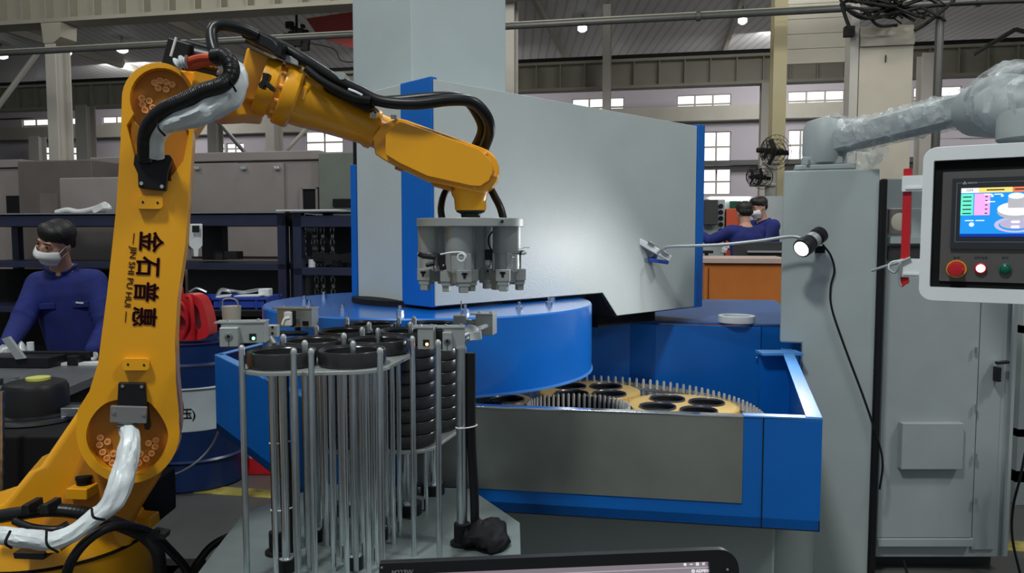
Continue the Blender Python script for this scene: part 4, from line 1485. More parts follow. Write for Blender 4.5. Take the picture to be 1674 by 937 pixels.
# ---- housing turned 45 degrees
HA = Vector((-.258, 2.50)); HB_ = Vector((.887, 3.60)); HC = HA + Vector((-(HB_ - HA).y, (HB_ - HA).x)).normalized() * .475
ZH0, ZH1, ZH2 = 1.165, 1.90, 1.065
hd_ = (HB_ - HA).normalized(); hn = Vector((-hd_.y, hd_.x)); LL = (HB_ - HA).length


def hp(u, v, w):  # along the long face, height, depth behind it
    p = HA + hd_ * u + hn * w
    return (p.x, p.y, v)


def u_at(px):
    d = ray(px, 300); d2 = Vector((d.x, d.y))
    det = d2.x * -hd_.y + d2.y * hd_.x
    s_ = (HA.x * -hd_.y + HA.y * hd_.x) / det
    return (d2 * s_ - HA).dot(hd_)


U1, U2 = u_at(984), u_at(1008)
prof = [(0.0, ZH0), (U1, ZH0), (U2, ZH2), (LL - .001, ZH2), (LL - .001, ZH1), (0, ZH1)]
mm = MB(); mm.plate(prof, hp, .002, .472)
hs = ob('housing', mm, M['dark_recess'], gmx)
prof2 = [(0.004, ZH0 + .004), (U1 + .004, ZH0 + .004), (U2 + .004, ZH2 + .004), (LL - .055, ZH2 + .004), (LL - .055, ZH1 + .003), (0.004, ZH1 + .003)]
mm = MB(); mm.plate(prof2, hp, -.006, .0)
ob('front_cover', mm, M['grey_paint'], hs, bevel=.002)
mm = MB(); mm.plate([(LL - .052, ZH2 - .0), (LL + .004, ZH2), (LL + .004, ZH1 + .012), (LL - .052, ZH1 + .012)], hp, -.012, .3)
ob('blue_end_trim', mm, M['blue_paint'], hs, bevel=.003)
mm = MB(); mm.plate([(0, ZH1), (LL, ZH1), (LL, ZH1 + .004), (0, ZH1 + .004)], hp, 0, .5)
ob('roof_sheet', mm, M['grey_paint'], hs)
# left face: from corner A to C
ld = (HC - HA).normalized(); ln = Vector((ld.y, -ld.x)); LW = (HC - HA).length


def lp(u, v, w):
    p = HA + ld * u + ln * w
    return (p.x, p.y, v)


ucor = .165
mm = MB(); mm.plate([(0, ZH0), (ucor, ZH0), (ucor, ZH1 + .012), (0, ZH1 + .012)], lp, -.006, .02)
ob('blue_corner_trim', mm, M['blue_paint'], hs, bevel=.003)
mm = MB(); mm.plate([(ucor + .004, ZH0), (LW - .03, ZH0), (LW - .03, ZH1 + .01), (ucor + .004, ZH1 + .01)], lp, -.002, .02)
ob('side_cover', mm, M['grey_paint'], hs, bevel=.002)
mm = MB(); mm.plate([(LW - .028, ZH0), (LW + .006, ZH0), (LW + .006, 1.66), (LW - .028, 1.66)], lp, -.008, .02)
ob('blue_edge_trim', mm, M['blue_paint'], hs, bevel=.002)
# tower behind the corner
K = Vector((-.352, 2.722))
ur = Vector((hd_.x, hd_.y)); ul = Vector((ld.x, ld.y))
Rr = K + ur * .455; Lr = K + ul * .375
tw = MB(); tw.plate([tuple(K), tuple(Rr), tuple(Rr + ul * .375), tuple(Lr)], lambda u, v, w: (u, v, w), ZH0 + .03, 3.1)
ob('tower', tw, mat('tower grey coat', (.42, .48, .49), .4, var=.03, bump=.2, bscale=240), hs, bevel=.004)
# dark foot under the low end of the housing
fo = [(U2 + .03, .12), (LL - .22, .12)] + circle2(LL - .22, .22, .10, 10, -PI / 2, PI / 2) + [(U2 + .03, .32)]
mm = MB(); mm.plate(fo, lambda u, v, w: hp(u, w, v), 1.006, 1.066)
ob('pivot_foot', mm, M['dark_recess'], hs)
mm = MB(); mm.plate([(.10, ZH0 - .012), (U1 - .05, ZH0 - .012), (U1 - .05, ZH0), (.1, ZH0)], hp, .04, .4)
ob('pivot_foot', mm, M['dark_recess'], hs)
mm = MB(); mm.cyl((UC[0] + .05, UC[1] + .12, 1.155), (UC[0] + .05, UC[1] + .12, 1.30), .15, n=32)
ob('spindle', mm, M['dark_recess'], hs)
# main body standing behind (carries the housing)
mm = MB(); p0 = HA + hd_ * .55 + hn * .50; p1 = HA + hd_ * 1.45 + hn * .50
mm.plate([tuple(p0), tuple(p1), tuple(p1 + hn * .5), tuple(p0 + hn * .5)], lambda u, v, w: (u, v, w), 0, ZH1 - .1)
ob('machine_column', mm, M['blue_paint'], gmx)

# white tape roll on the rear table
c = PZ(1204, 527, ZT); mm = MB(); mm.lathe([(.062, 0), (.082, 0), (.082, .032), (.062, .032)], c, n=40, closed=True)
ob('tape_roll', mm, M['white_plastic'], label='white ring roll lying on the blue table top', cat='roll', bevel=.002)

# ---- carriers with rings
ring_prof = [(.062, 0), (.070, 0), (.0720, .002), (.0720, .026), (.0712, .0285), (.067, .0285), (.0655, .026), (.0645, .006)]


def workring(name, c, label, group, r=1.0):
    mm = MB(); mm.lathe([(a * r, b) for a, b in ring_prof], c, n=48, closed=True)
    r_ = ob(name, mm, M['carrier_ring_lit'], label=label, cat='ring', group=group, origin=c)
    mm = MB(); mm.lathe([(0, .002), (.0645, .002), (.0648, .022), (.062, .022), (.061, .006), (0, .006)], c, n=36); ob('dark_hole_fill', mm, M['black_matte'], r_)  # black filler added so the open middle of the ring looks dark
    return r_


ring_src = None
for (cx, cy, ph), nm in zip(((.675, 2.99, .35), (.335, 3.275, .75), (-.13, 3.06, .2)), ('right', 'rear', 'left')):
    loop = []
    nt_ = 66
    for k in range(nt_):
        for f_, rr_ in ((0, .206), (.3, .206), (.42, .218), (.85, .218)):
            a = 2 * PI * (k + f_) / nt_
            loop.append((cx + rr_ * math.cos(a), cy + rr_ * math.sin(a)))
    pos = [(cx + .112 * math.cos(ph + PI / 2 * k), cy + .112 * math.sin(ph + PI / 2 * k)) for k in range(4)]
    mm = MB(); mm.plate([loop] + [circle2(x, y, .0735, 30) for x, y in pos], lambda u, v, w: (u, v, w), ZD + .0, ZD + .026)
    ob('carrier_plate', mm, M['brass'], label={'right': 'gold toothed carrier disc at the right end of the lower ring', 'rear': 'gold toothed carrier disc at the back beside the blue drum cover', 'left': 'gold toothed carrier disc hidden below the blue drum cover'}[nm], cat='carrier')
    for k, (x, y) in enumerate(sorted(pos, key=lambda p: p[1] / 1 + p[0] * .01)):
        depth_w = ('front', 'second from the front', 'third from the front', 'rearmost')[k]
        lab = 'black ring seated %s in the gold carrier, %s one' % ('in' if 0 else {'right': 'at right', 'rear': 'at the back', 'left': 'below the cover'}[nm], depth_w)
        c = Vector((x, y, ZD + .004))
        if ring_src is None:
            ring_src = workring('workpiece_ring', c, lab, 'rings seated in the gold carriers')
            ring_src['src'] = 1; del ring_src['src']
        else:
            copy_thing(ring_src, c - W[ring_src.name], lab, 'rings seated in the gold carriers')

# ================================================================ PEDESTAL, CABLES, SENSORS
ped = thing('pedestal', 'tall grey steel pedestal carrying the wrapped support arm', 'pedestal', (1.27, 3.2, 0))
pf = 3.13
PE = Vector((math.cos(math.radians(19)), -math.sin(math.radians(19)), 0)); PN = Vector((math.sin(math.radians(19)), math.cos(math.radians(19)), 0))
PO = Vector((P(1281, 300, pf).x, pf, 0))


def onped(px, py, off=0.0):
    return PP(px, py, PO - PN * off, PN)


def pedf(u, v, w):
    p = PO + PE * u + PN * w
    return (p.x, p.y, v)


PW_ = (onped(1438, 300) - PO).dot(PE)
x0 = P(1281, 300, pf).x; x1 = P(1438, 300, pf).x; zt = P(1360, 279, pf).z
mm = MB(); mm.box((RB.x + .016, pf, 0), (x1, pf + .40, zt)); mm.box((x0, pf + .0, TT + .05), (RB.x + .04, pf + .40, zt))
mm = MB(); mm.plate([(0, TT + .05), (0, zt), (PW_, zt), (PW_, 0), (.085, 0), (.085, TT + .05)], pedf, 0, .15)
ob('post', mm, M['pedestal_grey'], ped, bevel=.008, seg=3)
mm = MB(); mm.plate([(PW_ + .003, 0), (PW_ + .028, 0), (PW_ + .028, P(1440, 292, 3.0).z), (PW_ + .003, P(1440, 292, 3.0).z)], pedf, -.008, .03); ob('rubber_seal', mm, M['black_rubber'], ped, bevel=.006)
tb_c = onped(1349, 279, -.075)
mm = MB(); mm.obox((tb_c.x - .005, tb_c.y, zt + .011), (.23, .14, .022), PE); ob('base_plate', mm, M['pedestal_grey'], ped, bevel=.006)
mm = MB(); mm.obox((tb_c.x - .015, tb_c.y, zt + .038), (.155, .12, .034), PE); mm.cyl((tb_c.x - .02, tb_c.y, zt + .05), (tb_c.x - .02, tb_c.y, zt + .15), .058, n=28)
ob('swivel_base', mm, M['cabinet_grey'], ped, bevel=.006)
for dx in (-.09, .03):
    mm = MB(); mm.cyl((tb_c.x + dx, tb_c.y - .05, zt + .02), (tb_c.x + dx, tb_c.y - .05, zt + .04), .008, n=6); ob('bolt', mm, M['chrome'], ped)

# suspended arm wrapped in film
arm_t = thing('support_arm', 'grey tubular support arm wrapped in clear crinkled film', 'arm', (tb_c.x - .02, tb_c.y, zt + .15))
e0 = P(1352, 235, tb_c.y); e1 = P(1600, 172, 2.62)
mm = MB(); mm.lathe([(.075, -.10), (.085, -.06), (.085, .04), (.07, .07), (.02, .085)], e0 + Vector((-.01, 0, .02)), n=32)
ob('elbow_joint', mm, M['cabinet_grey'], arm_t)
dirv = (e1 - e0).normalized()
mm = MB(); mm.tube([e0 + dirv * .02, e0.lerp(e1, .5), e1], .050, 28, flat=lambda t, a: 1 / max(abs(math.cos(a)), abs(math.sin(a))) ** .75)
ob('arm_tube', mm, M['cabinet_grey'], arm_t)
e2 = P(1720, 196, 2.25)
mm = MB(); mm.ball(P(1640, 160, 2.5), (.115, .10, .075), 24, 14); mm.tube([P(1600, 180, 2.6), P(1650, 180, 2.4), e2], .088, 24)
ob('knuckle', mm, M['cabinet_grey'], arm_t)
mm = MB(); c = P(1700, 215, 2.25); mm.lathe([(.10, .06), (.11, .04), (.11, -.02), (.08, -.05), (.08, -.09)], c, n=30); ob('drop_joint', mm, M['cabinet_grey'], arm_t)
mm = MB(); mm.obox(P(1654, 188, 2.33), (.024, .003, .026), (1, -.4, 0)); ob('paper_label', mm, M['white_plastic'], arm_t)
film = MB()
fpts = [P(1325, 262, pf + .13), P(1335, 232, pf + .13), P(1360, 212, pf + .10)] + [e0.lerp(e1, t) + Vector((0, 0, .004)) for t in (.18, .3, .42, .54, .66, .78, .9, 1.0)] + [P(1628, 160, 2.5), P(1665, 165, 2.35), P(1720, 172, 2.2)]
fp = smooth_path(fpts, 7)
film.tube(fp, lambda t: .064 + .010 * noise.noise(Vector((t * 18, 0, 3))) + (.045 if t > .80 else 0) * min(1, (t - .80) * 12) if t > .12 else .05 + .018 * t / .12, 34, flat=lambda t, a: 1 + .16 * noise.noise(Vector((t * 40, math.cos(a) * 1.6, math.sin(a) * 1.6))) + .10 * noise.noise(Vector((t * 110, math.cos(a) * 5, math.sin(a) * 5))), cap=False)
ob('stretch_film', film, M['film'], arm_t, angle=25)
film = MB(); fq = smooth_path([P(1352, 222, pf + .06), P(1362, 250, pf + .04), P(1385, 268, pf + .05), P(1418, 262, pf + .08), P(1452, 236, pf - .02)], 8)
film.tube(fq, lambda t: .018 + .035 * math.sin(PI * t) + .008 * noise.noise(Vector((t * 20, 1, 0))), 16, flat=lambda t, a: 1 + .3 * noise.noise(Vector((t * 30, math.cos(a) * 2, math.sin(a) * 2))), cap=False)
ob('film_tail', film, M['film'], arm_t, angle=25)

# flashlight on the pedestal
fl_t = thing('work_torch', 'black work torch shining down to the left on the pedestal', 'torch', P(1330, 425, pf - .02))
a = P(1310, 407, pf - .20); b_ = P(1353, 374, pf - .10)
d_ = (b_ - a).normalized()
mm = MB(); mm.lathe([(.030, 0), (.036, .002), (.037, .03), (.030, .05), (.030, .105), (.033, .107), (.033, .135), (.027, .14), (.0, .142)], a, d_, n=28)
ob('barrel', mm, M['black_metal'], fl_t)
mm = MB(); mm.lathe([(0, -.003), (.029, -.001), (.030, .004)], a, d_, n=28); ob('lens', mm, M['lamp_glow'], fl_t)
lamp('torch_light', 'SPOT', a - d_ * .012, 34, .03, (.25, 2.6, .85), (1, 1, 1), (math.radians(135), .9))
mm = MB(); mm.lathe([(.0305, .062), (.0315, .062), (.0315, .09), (.0305, .09)], a, d_, n=28, closed=True); ob('silver_band', mm, M['alu'], fl_t)
mm = MB(); c = P(1340, 408, pf - .05); c = onped(1340, 408, .05); mm.obox(c, (.036, .10, .027), PE); ob('magnet_clip', mm, M['black_matte'], fl_t, bevel=.004)
mm = MB(); mm.tube(smooth_path([P(1345, 400, pf - .10), onped(1358, 418, .03), onped(1364, 442, .012), onped(1358, 470, .008), onped(1360, 505, .008), onped(1382, 570, .008), onped(1412, 650, .008), onped(1437, 725, .010), onped(1443, 760, .02), onped(1438, 800, .02)], 8), .0042, 8)
ob('torch_cable', mm, M['black_rubber'], label='thin black cable curving down the pedestal from the torch', cat='cable')
# sensor bar with magnet on the housing panel
sb = thing('sensor_bar', 'white bar sensor tilted on the machine panel with a cable', 'sensor', P(1072, 430, 3.2))
dcov = 3.36
p0, p1 = P(1040, 392, 3.28), P(1095, 423, 3.28)
mm = MB(); mm.obox((p0 + p1) / 2, ((p1 - p0).length, .035, .026), p1 - p0); ob('bar', mm, M['white_plastic'], sb, bevel=.004)
mm = MB(); mm.obox(P(1064, 399, 3.27), (.03, .03, .014), p1 - p0); mm.obox(P(1086, 414, 3.27), (.04, .04, .012), p1 - p0); ob('clamp', mm, M['steel'], sb, bevel=.002)
hx = HA + hd_ * u_at(1064)
mm = MB(); a = P(1064, 415, 3.30); mm.cyl(a, Vector((hx.x + .02, hx.y + .0, a.z - .01)), .016, n=16); ob('magnet_stem', mm, M['alu'], sb)
mm = MB(); mm.obox(P(1076, 427, 3.29), (.085, .04, .016), (1, 0, -.15)); ob('blue_lever', mm, M['trim_blue'], sb, bevel=.003)
mm = MB(); mm.tube(smooth_path([P(1075, 414, 3.24), P(1090, 404, 3.2), P(1130, 402, 3.15), P(1180, 400, 3.1), P(1240, 394, 3.05), P(1295, 387, 3.02), P(1322, 396, pf - .11)], 8), .0065, 8)
ob('sensor_cable', mm, M['alu'], label='grey cable spanning from the sensor bar to the torch', cat='cable')

# ================================================================ CONTROL CABINET
cbf = 3.10
cb = thing('control_cabinet', 'wide pale grey control cabinet right of the pedestal', 'cabinet', (1.77, 3.3, 0))
cx0, cx1 = 1.505, P(1657, 700, cbf).x
zt = P(1460, 292, cbf).z
mm = MB(); mm.box((cx0, cbf, .065), (cx1, cbf + .45, zt)); ob('body', mm, M['cabinet_grey'], cb, bevel=.004)
mm = MB(); mm.box((cx0, cbf + .08, 0), (cx1 - .02, cbf + .42, .065)); ob('plinth', mm, M['dark_machine'], cb)
zb = P(1500, 876, cbf).z
dx1 = P(1594, 600, cbf).x
mm = MB(); mm.box((cx0 + .0, cbf - .022, zb), (dx1, cbf, zt - .12)); dr_ = ob('door', mm, M['cabinet_grey'], cb, bevel=.003)
mm = MB(); mm.box((cx0, cbf - .03, zb - .035), (dx1 + .005, cbf, zb - .002)); ob('lower_rail', mm, M['cabinet_grey'], cb, bevel=.002)
a, b_ = P(1468, 765, cbf - .03), P(1571, 690, cbf - .03)
mm = MB(); mm.box((a.x, cbf - .055, a.z), (b_.x, cbf - .022, b_.z)); ob('cover_box', mm, M['cabinet_grey'], dr_, bevel=.003)
for py in (572, 665, 745, 818):
    mm = MB(); pp = P(1592, py, cbf - .022); mm.cyl(pp - Vector((0, .012, .012)), pp - Vector((0, .012, -.012)), .006, n=10); ob('hinge', mm, M['chrome'], dr_)
hs_ = P(1632, 606, cbf - .03)
mm = MB(); mm.obox(hs_, (.030, .03, .085), (1, 0, 0)); hnd = ob('handle', mm, M['chrome'], cb, bevel=.006)
mm = MB(); mm.obox(hs_ + Vector((-.012, -.012, -.012)), (.018, .03, .06), (1, 0, 0)); mm.obox(hs_ + Vector((.005, -.015, .036)), (.05, .02, .012), (1, 0, .1)); ob('lever', mm, M['black_metal'], hnd, bevel=.003)
mm = MB(); xx = P(1640, 600, cbf).x + .02; mm.box((xx, cbf - .012, .075), (xx + .008, cbf, zt - .02)); ob('corner_strip', mm, M['chrome'], cb)
mm = MB(); mm.box((dx1 + .01, cbf - .008, .10), (xx - .03, cbf, zt - .02)); ob('side_door', mm, M['cabinet_grey'], cb, bevel=.002)
a, b_ = P(1453, 382, cbf - .03), P(1490, 342, cbf - .03)
mm = MB(); mm.plate([[(a.x, a.z), (b_.x, a.z), (b_.x, b_.z), (a.x, b_.z)], circle2((a.x + b_.x) / 2, (a.z + b_.z) / 2, .037, 28)], lambda u, v, w: (u, cbf + w, v), -.03, -.022)
ob('gauge_frame', mm, M['brown_machine'], cb)
mm = MB(); mm.lathe([(0, 0), (.037, 0), (.037, .006), (.03, .008), (0, .008)], ((a.x + b_.x) / 2, cbf - .022, (a.z + b_.z) / 2), (0, -1, 0), n=28); ob('gauge_disc', mm, M['duct_beige'], cb)
mm = MB(); mm.box((a.x, cbf - .045, P(1470, 398, cbf).z), (P(1503, 398, cbf).x, cbf - .022, P(1470, 388, cbf).z)); ob('ledge', mm, M['cabinet_grey'], cb)
mm = MB(); mm.box((a.x, cbf - .030, P(1470, 425, cbf).z), (P(1503, 398, cbf).x, cbf - .022, P(1470, 402, cbf).z)); ob('dark_slot', mm, M['dark_machine'], cb)
mm = MB(); mm.tube(smooth_path([P(1676, 740, 3.0), P(1668, 780, 3.0), P(1656, 830, 3.02), P(1655, 880, 3.02), P(1668, 940, 3.0)], 8), .005, 8)
ob('floor_cable', mm, M['black_rubber'], label='black cable hanging at the right edge of the cabinet', cat='cable')
mm = MB(); mm.tube(smooth_path([P(1477, 918, 3.06), P(1484, 940, 2.95), P(1490, 960, 2.85)], 6), .005, 6)
ob('floor_cable', mm, M['black_rubber'], label='black cable on the floor below the grey cabinet door', cat='cable')
mm = MB(); mm.box((2.62, 3.9, .12), (3.2, 4.3, .18)); mm.box((2.62, 3.9, .36), (3.2, 4.3, .40)); mm.box((2.62, 3.9, .9), (3.2, 4.3, .94))
for x in (2.62, 3.15):
    for y in (3.9, 4.25): mm.box((x, y, 0), (x + .05, y + .05, 1.2))
ob('shelf_trolley', mm, M['cabinet_grey'], label='grey shelf trolley at the right picture edge behind the cabinet', cat='trolley')

# ================================================================ OPERATOR PANEL
yaw = math.radians(34)
pe = Vector((math.cos(yaw), -math.sin(yaw), 0)); pn_ = Vector((-math.sin(yaw), -math.cos(yaw), 0))   # pn_: towards the viewer
p0 = P(1503, 365, 2.22)


def pq(px, py):
    h = PP(px, py, p0, pn_)
    return ((h - p0).dot(pe), h.z)


def pw(u, v, w):    # w towards the viewer
    h = p0 + pe * u + pn_ * w
    return (h.x, h.y, v)


PWD = .62
op = thing('operator_panel', 'pale grey operator panel with lit touch screen and push buttons', 'control panel', pw(PWD / 2, 1.18, -.06))
u0, z1 = pq(1505, 242); _, z0 = pq(1505, 491)
body_o = round_rect(0.004, z0, PWD, z1, .035)
iu0, iz1 = pq(1527, 263); _, iz0 = pq(1540, 470)
mm = MB(); mm.plate([body_o, round_rect(iu0, iz0, PWD - iu0, iz1, .004)], pw, -.10, 0.0)
ob('bezel', mm, M['bezel_white'], op, bevel=.014, seg=4)
mm = MB(); mm.plate(round_rect(iu0 - .002, iz0 - .002, PWD - iu0 + .002, iz1 + .002, .004), pw, -.06, -.022); ob('gasket', mm, M['black_matte'], op)
gu0, gz1 = pq(1541, 281); _, gz0 = pq(1548, 460)
mm = MB(); mm.plate(round_rect(gu0, gz0, PWD - gu0, gz1, .003), pw, -.022, -.014); ob('front_plate', mm, mat('brushed dark plate', (.13, .125, .12), .45, metal=.4), op)
su0, sz1 = pq(1557, 292); _, sz0 = pq(1557, 407)
hm = MB(); hm.plate(round_rect(su0, sz0, su0 + .285, sz1, .003), pw, -.014, -.004); hmi = ob('screen_housing', hm, mat('dark slate plastic', (.025, .030, .038), .4), op, bevel=.002)
fu0, fz1 = pq(1564, 299); _, fz0 = pq(1564, 396)
mm = MB(); mm.plate([[(fu0, fz0), (fu0 + .262, fz0), (fu0 + .262, fz1), (fu0, fz1)], [(fu0 + .0015, fz0 + .0015), (fu0 + .2605, fz0 + .0015), (fu0 + .2605, fz1 - .0015), (fu0 + .0015, fz1 - .0015)]], pw, -.004, -.0034); ob('grey_outline', mm, M['steel'], hmi)
lu, lz1 = pq(1571.5, 308); _, lz0 = pq(1571.5, 387); LWD = (lz1 - lz0) * 1.72


def flat(name, loops, w0, col, s=1.15):
    m_ = bpy.data.materials.get('display ' + name) or mat('display ' + name, col, .3, emit=col, estr=s, var=0)
    mm = MB(); mm.plate(loops, pw, w0, w0 + .0003); return ob(name, mm, m_, hmi)


def sl(x0, y0, x1, y1):  # box in screen shares
    H_ = lz1 - lz0
    return [(lu + LWD * x0, lz1 - H_ * y1), (lu + LWD * x1, lz1 - H_ * y1), (lu + LWD * x1, lz1 - H_ * y0), (lu + LWD * x0, lz1 - H_ * y0)]


def se(x, y, rx, ry, n=28):
    H_ = lz1 - lz0
    return [(lu + LWD * x + rx * LWD * math.cos(2 * PI * k / n), lz1 - H_ * y + ry * LWD * math.sin(2 * PI * k / n)) for k in range(n)]


W0 = -.0036
flat('display_blue', sl(0, 0, 1, 1), W0, (.01, .24, .68))
W0 += .0004
flat('display_white_tab', sl(0, .0, .18, .10), W0, (.8, .82, .8))
flat('display_yellow_tab', sl(.18, .0, .52, .10), W0, (.85, .62, .16))
flat('display_orange_tab', sl(.52, .0, .68, .10), W0, (.72, .16, .06))
flat('display_cyan_tab', sl(.69, .0, 1, .08), W0, (.25, .85, .75))
flat('display_green_column', sl(0, .12, .13, .56), W0, (.12, .72, .50))
flat('display_pink_column', sl(.14, .12, .30, .56), W0, (.80, .35, .75))
flat('display_navy_bar', sl(0, .94, 1, 1), W0, (.0, .03, .30))
flat('display_lower_ring', [se(.56, .76, .21, .092), se(.56, .76, .165, .070)], W0, (.45, .42, .65))
flat('display_lower_disc', se(.56, .74, .155, .062), W0 + .0001, (.40, .36, .50))
flat('display_disc_side', se(.56, .50, .185, .085), W0 + .0004, (.36, .38, .40))
flat('display_disc_top', se(.56, .44, .185, .080), W0 + .0007, (.80, .82, .82))
flat('display_hub_side', sl(.48, .18, .64, .42) , W0 + .001, (.38, .38, .40))
flat('display_hub_top', se(.56, .18, .08, .035), W0 + .0013, (.78, .80, .80))
for k, (x, y, wd) in enumerate(((.52, .68, .08), (.52, .78, .08), (.05, .66, .09), (.16, .66, .09), (.24, .13, .08), (.34, .13, .08), (.70, .13, .07), (.66, .26, .05), (.25, .28, .1))):
    flat('display_white_mark', sl(x, y, x + wd, y + .045 if k < 2 else y + .018), W0 + .0015, (.85, .9, .92))
flat('display_white_dot', se(.12, .75, .026, .026), W0 + .001, (.7, .9, .95))
for x, y in ((.32, .17), (.42, .17), (.76, .12), (.76, .20)):
    flat('display_white_dot', se(x, y, .014, .014), W0 + .001, (.85, .95, 1))
dk = mat('display dark text', (.03, .03, .05), .5)
for k in range(5):
    yy = .17 + .085 * k
    for x0_, x1_ in ((.02, .11), (.25, .275)):
        mm = MB(); mm.plate(sl(x0_, yy, x1_, yy + .022), pw, W0 + .0004, W0 + .0007); ob('display_text_line', mm, dk, hmi)
text('display_lettering', 'OFF', dk, pw(*[sum(v) / 4 for v in zip(*sl(0, .0, .18, .10))], W0 + .0008), pe, (0, 0, 1), .010, hmi, depth=.0003)
for x0_, x1_ in ((.26, .44), (.54, .66), (.74, .92)):
    mm = MB(); mm.plate(sl(x0_, .035, x1_, .06), pw, W0 + .0004, W0 + .0007); ob('display_text_line', mm, dk, hmi)
gu, gz = pq(1577, 299.5)
lt = mat('pale print', (.5, .5, .5), .5)
mm = MB(); mm.plate([[(gu - .005, gz - .003), (gu + .005, gz - .003), (gu, gz + .006)], [(gu - .0022, gz - .0018), (gu, gz + .0022), (gu + .0022, gz - .0018)]], pw, -.0034, -.003); ob('triangle_logo', mm, lt, hmi)
text('maker_lettering', 'DELTA', lt, pw(gu + .019, gz, -.0032), pe, (0, 0, 1), .0075, hmi, depth=.0003)
# push buttons
for nm, px, py, r, m_ in (('emergency_stop', 1563, 440, .024, 'red_paint'), ('red_push_button', 1603, 439, .012, 'led_white_red'), ('green_push_button', 1643, 440, .012, 'green_button'), ('selector_switch', 1686, 441, .012, 'black_matte')):
    u, v = pq(px, py)
    c = Vector(pw(u, v, -.014))
    mm = MB()
    if nm == 'emergency_stop':
        mm.lathe([(.022, 0), (.022, .004), (.012, .006), (.012, .022), (.0205, .024), (.0205, .036), (.017, .041), (0, .043)], c, pn_, n=28)
        bt = ob(nm, mm, M['red_paint'], op)
        mm = MB(); mm.lathe([(.0215, .002), (.0255, .002), (.0255, .005), (.0215, .005)], c, pn_, n=28, closed=True); ob('yellow_collar', mm, M['robot_yellow'], bt)
    else:
        mm.lathe([(r + .003, 0), (r + .003, .010), (r, .012), (r, .004), (0, .004)], c, pn_, n=24)
        bt = ob(nm, mm, M['red_paint'] if 'red' in nm else (M['green_button'] if 'green' in nm else M['steel']), op)
        mm = MB(); mm.lathe([(r * .92, .004), (r * .92, .014), (r * .6, .016), (0, .0165)], c, pn_, n=24); ob('cap', mm, M[m_], bt)
    tx = {'emergency_stop': '急停', 'red_push_button': '控制电源', 'green_push_button': '启动', 'selector_switch': '停止'}[nm]
    if nm != 'selector_switch' or True:
        u2, v2 = pq(px, 422); text('button_lettering', tx, dk, pw(u2, v2, -.0135), pe, (0, 0, 1), .008, op, depth=.0004)
# hinge brackets, red tube
for i, (ya, yb) in enumerate(((286, 313), (424, 453))):
    u1, za_ = pq(1476, yb); u2, zb_ = pq(1509, ya)
    mm = MB(); mm.plate(round_rect(-.050, za_, .004, zb_, .003), pw, -.05, -.008); br_ = ob('hinge_bracket', mm, M['bezel_white'], op, bevel=.004)
    mm = MB(); mm.plate(round_rect(-.040, za_ + .006, .002, za_ + .012, .002), pw, -.010, -.004); ob('bracket_rib', mm, M['bezel_white'], br_)
u1, za_ = pq(1478, 465); u2, zb_ = pq(1478, 275)
mm = MB(); mm.plate(round_rect(-.048, za_, -.026, zb_, .003), pw, -.038, -.018); ob('red_hinge_bar', mm, M['red_paint'], op, bevel=.003)
mm = MB(); mm.plate([(-.050, za_ - .004), (-.040, za_ - .010), (-.020, za_ + .010), (-.030, za_ + .012)], pw, -.017, -.012); ob('peeling_sleeve', mm, M['red_plastic'], op)
c = Vector(pw(PWD * .55, z1, -.05)); mm = MB(); mm.lathe([(.065, -.01), (.065, .06), (.05, .08), (.05, .16)], c, n=28); ob('hanger_neck', mm, M['cabinet_grey'], op)
cord = MB()
cord.tube(smooth_path([pw(-.125, pq(1416, 443)[1], -.012), pw(-.09, pq(1440, 436)[1], -.006), pw(-.045, pq(1466, 428)[1], .0), pw(-.02, pq(1480, 421)[1], 0)], 6), .004, 8)
cord.tube(smooth_path([pw(-.045, pq(1466, 426)[1], -.004), pw(-.072, pq(1448, 430)[1], -.004), pw(-.075, pq(1445, 440)[1], .002), pw(-.058, pq(1455, 445)[1], .004), pw(-.045, pq(1466, 430)[1], .004), pw(-.048, pq(1466, 455)[1], .002), pw(-.042, pq(1473, 468)[1], .002)], 6), .004, 8)
ob('tie_cord', cord, M['alu'], label='pale cord looped round the lower hinge of the operator panel', cat='cord')

# ================================================================ ROBOT
RY = 1.66                                       # plane of the lower arm's outer face
rb = thing('industrial_robot', 'yellow six axis industrial robot reaching over the machine', 'robot', (-1.0, 1.78, .42))


def rp(y):
    return lambda u, v, w: P(u, v, y) + Vector((0, w, 0))


RYAW = math.radians(20)                         # the arm's working plane is turned towards the viewer
RN = Vector((-math.sin(RYAW), math.cos(RYAW), 0))


def rq(px, py, y):
    a = P(px, py, y)
    return lambda u, v, w: PP(u, v, a, RN) + RN * w


f0 = rq(245, 450, RY)
arc = lambda cx, cy, r, a0, a1, n=18: [(cx + r * math.cos(math.radians(a0 + (a1 - a0) * k / n)), cy + r * math.sin(math.radians(a0 + (a1 - a0) * k / n))) for k in range(n + 1)]
outline = arc(258, 161, 59, 180, 360) + [(316, 200), (313, 260), (303, 400), (290, 490), (286, 560), (288, 625), (293, 680)] + arc(209, 706, 85, -10, 180) + [(127, 670), (146, 640), (160, 595), (175, 480), (190, 340), (197, 230)]
pk_top = arc(262, 161, 50, 150, 380) + [(300, 205), (309, 215), (300, 262), (279, 290), (280, 296), (230, 296), (229, 290), (216, 240), (207, 205)]
pk_bot = soften([(198, 652), (238, 652), (258, 672), (274, 700), (275, 722), (262, 752), (240, 772), (205, 778), (172, 768), (150, 745), (139, 716), (145, 688), (168, 660)], 2)
pk_bot_in = soften([(190, 646), (244, 646), (264, 670), (281, 700), (281, 724), (267, 756), (242, 778), (205, 784), (168, 774), (144, 748), (132, 716), (139, 685), (162, 655)], 2)
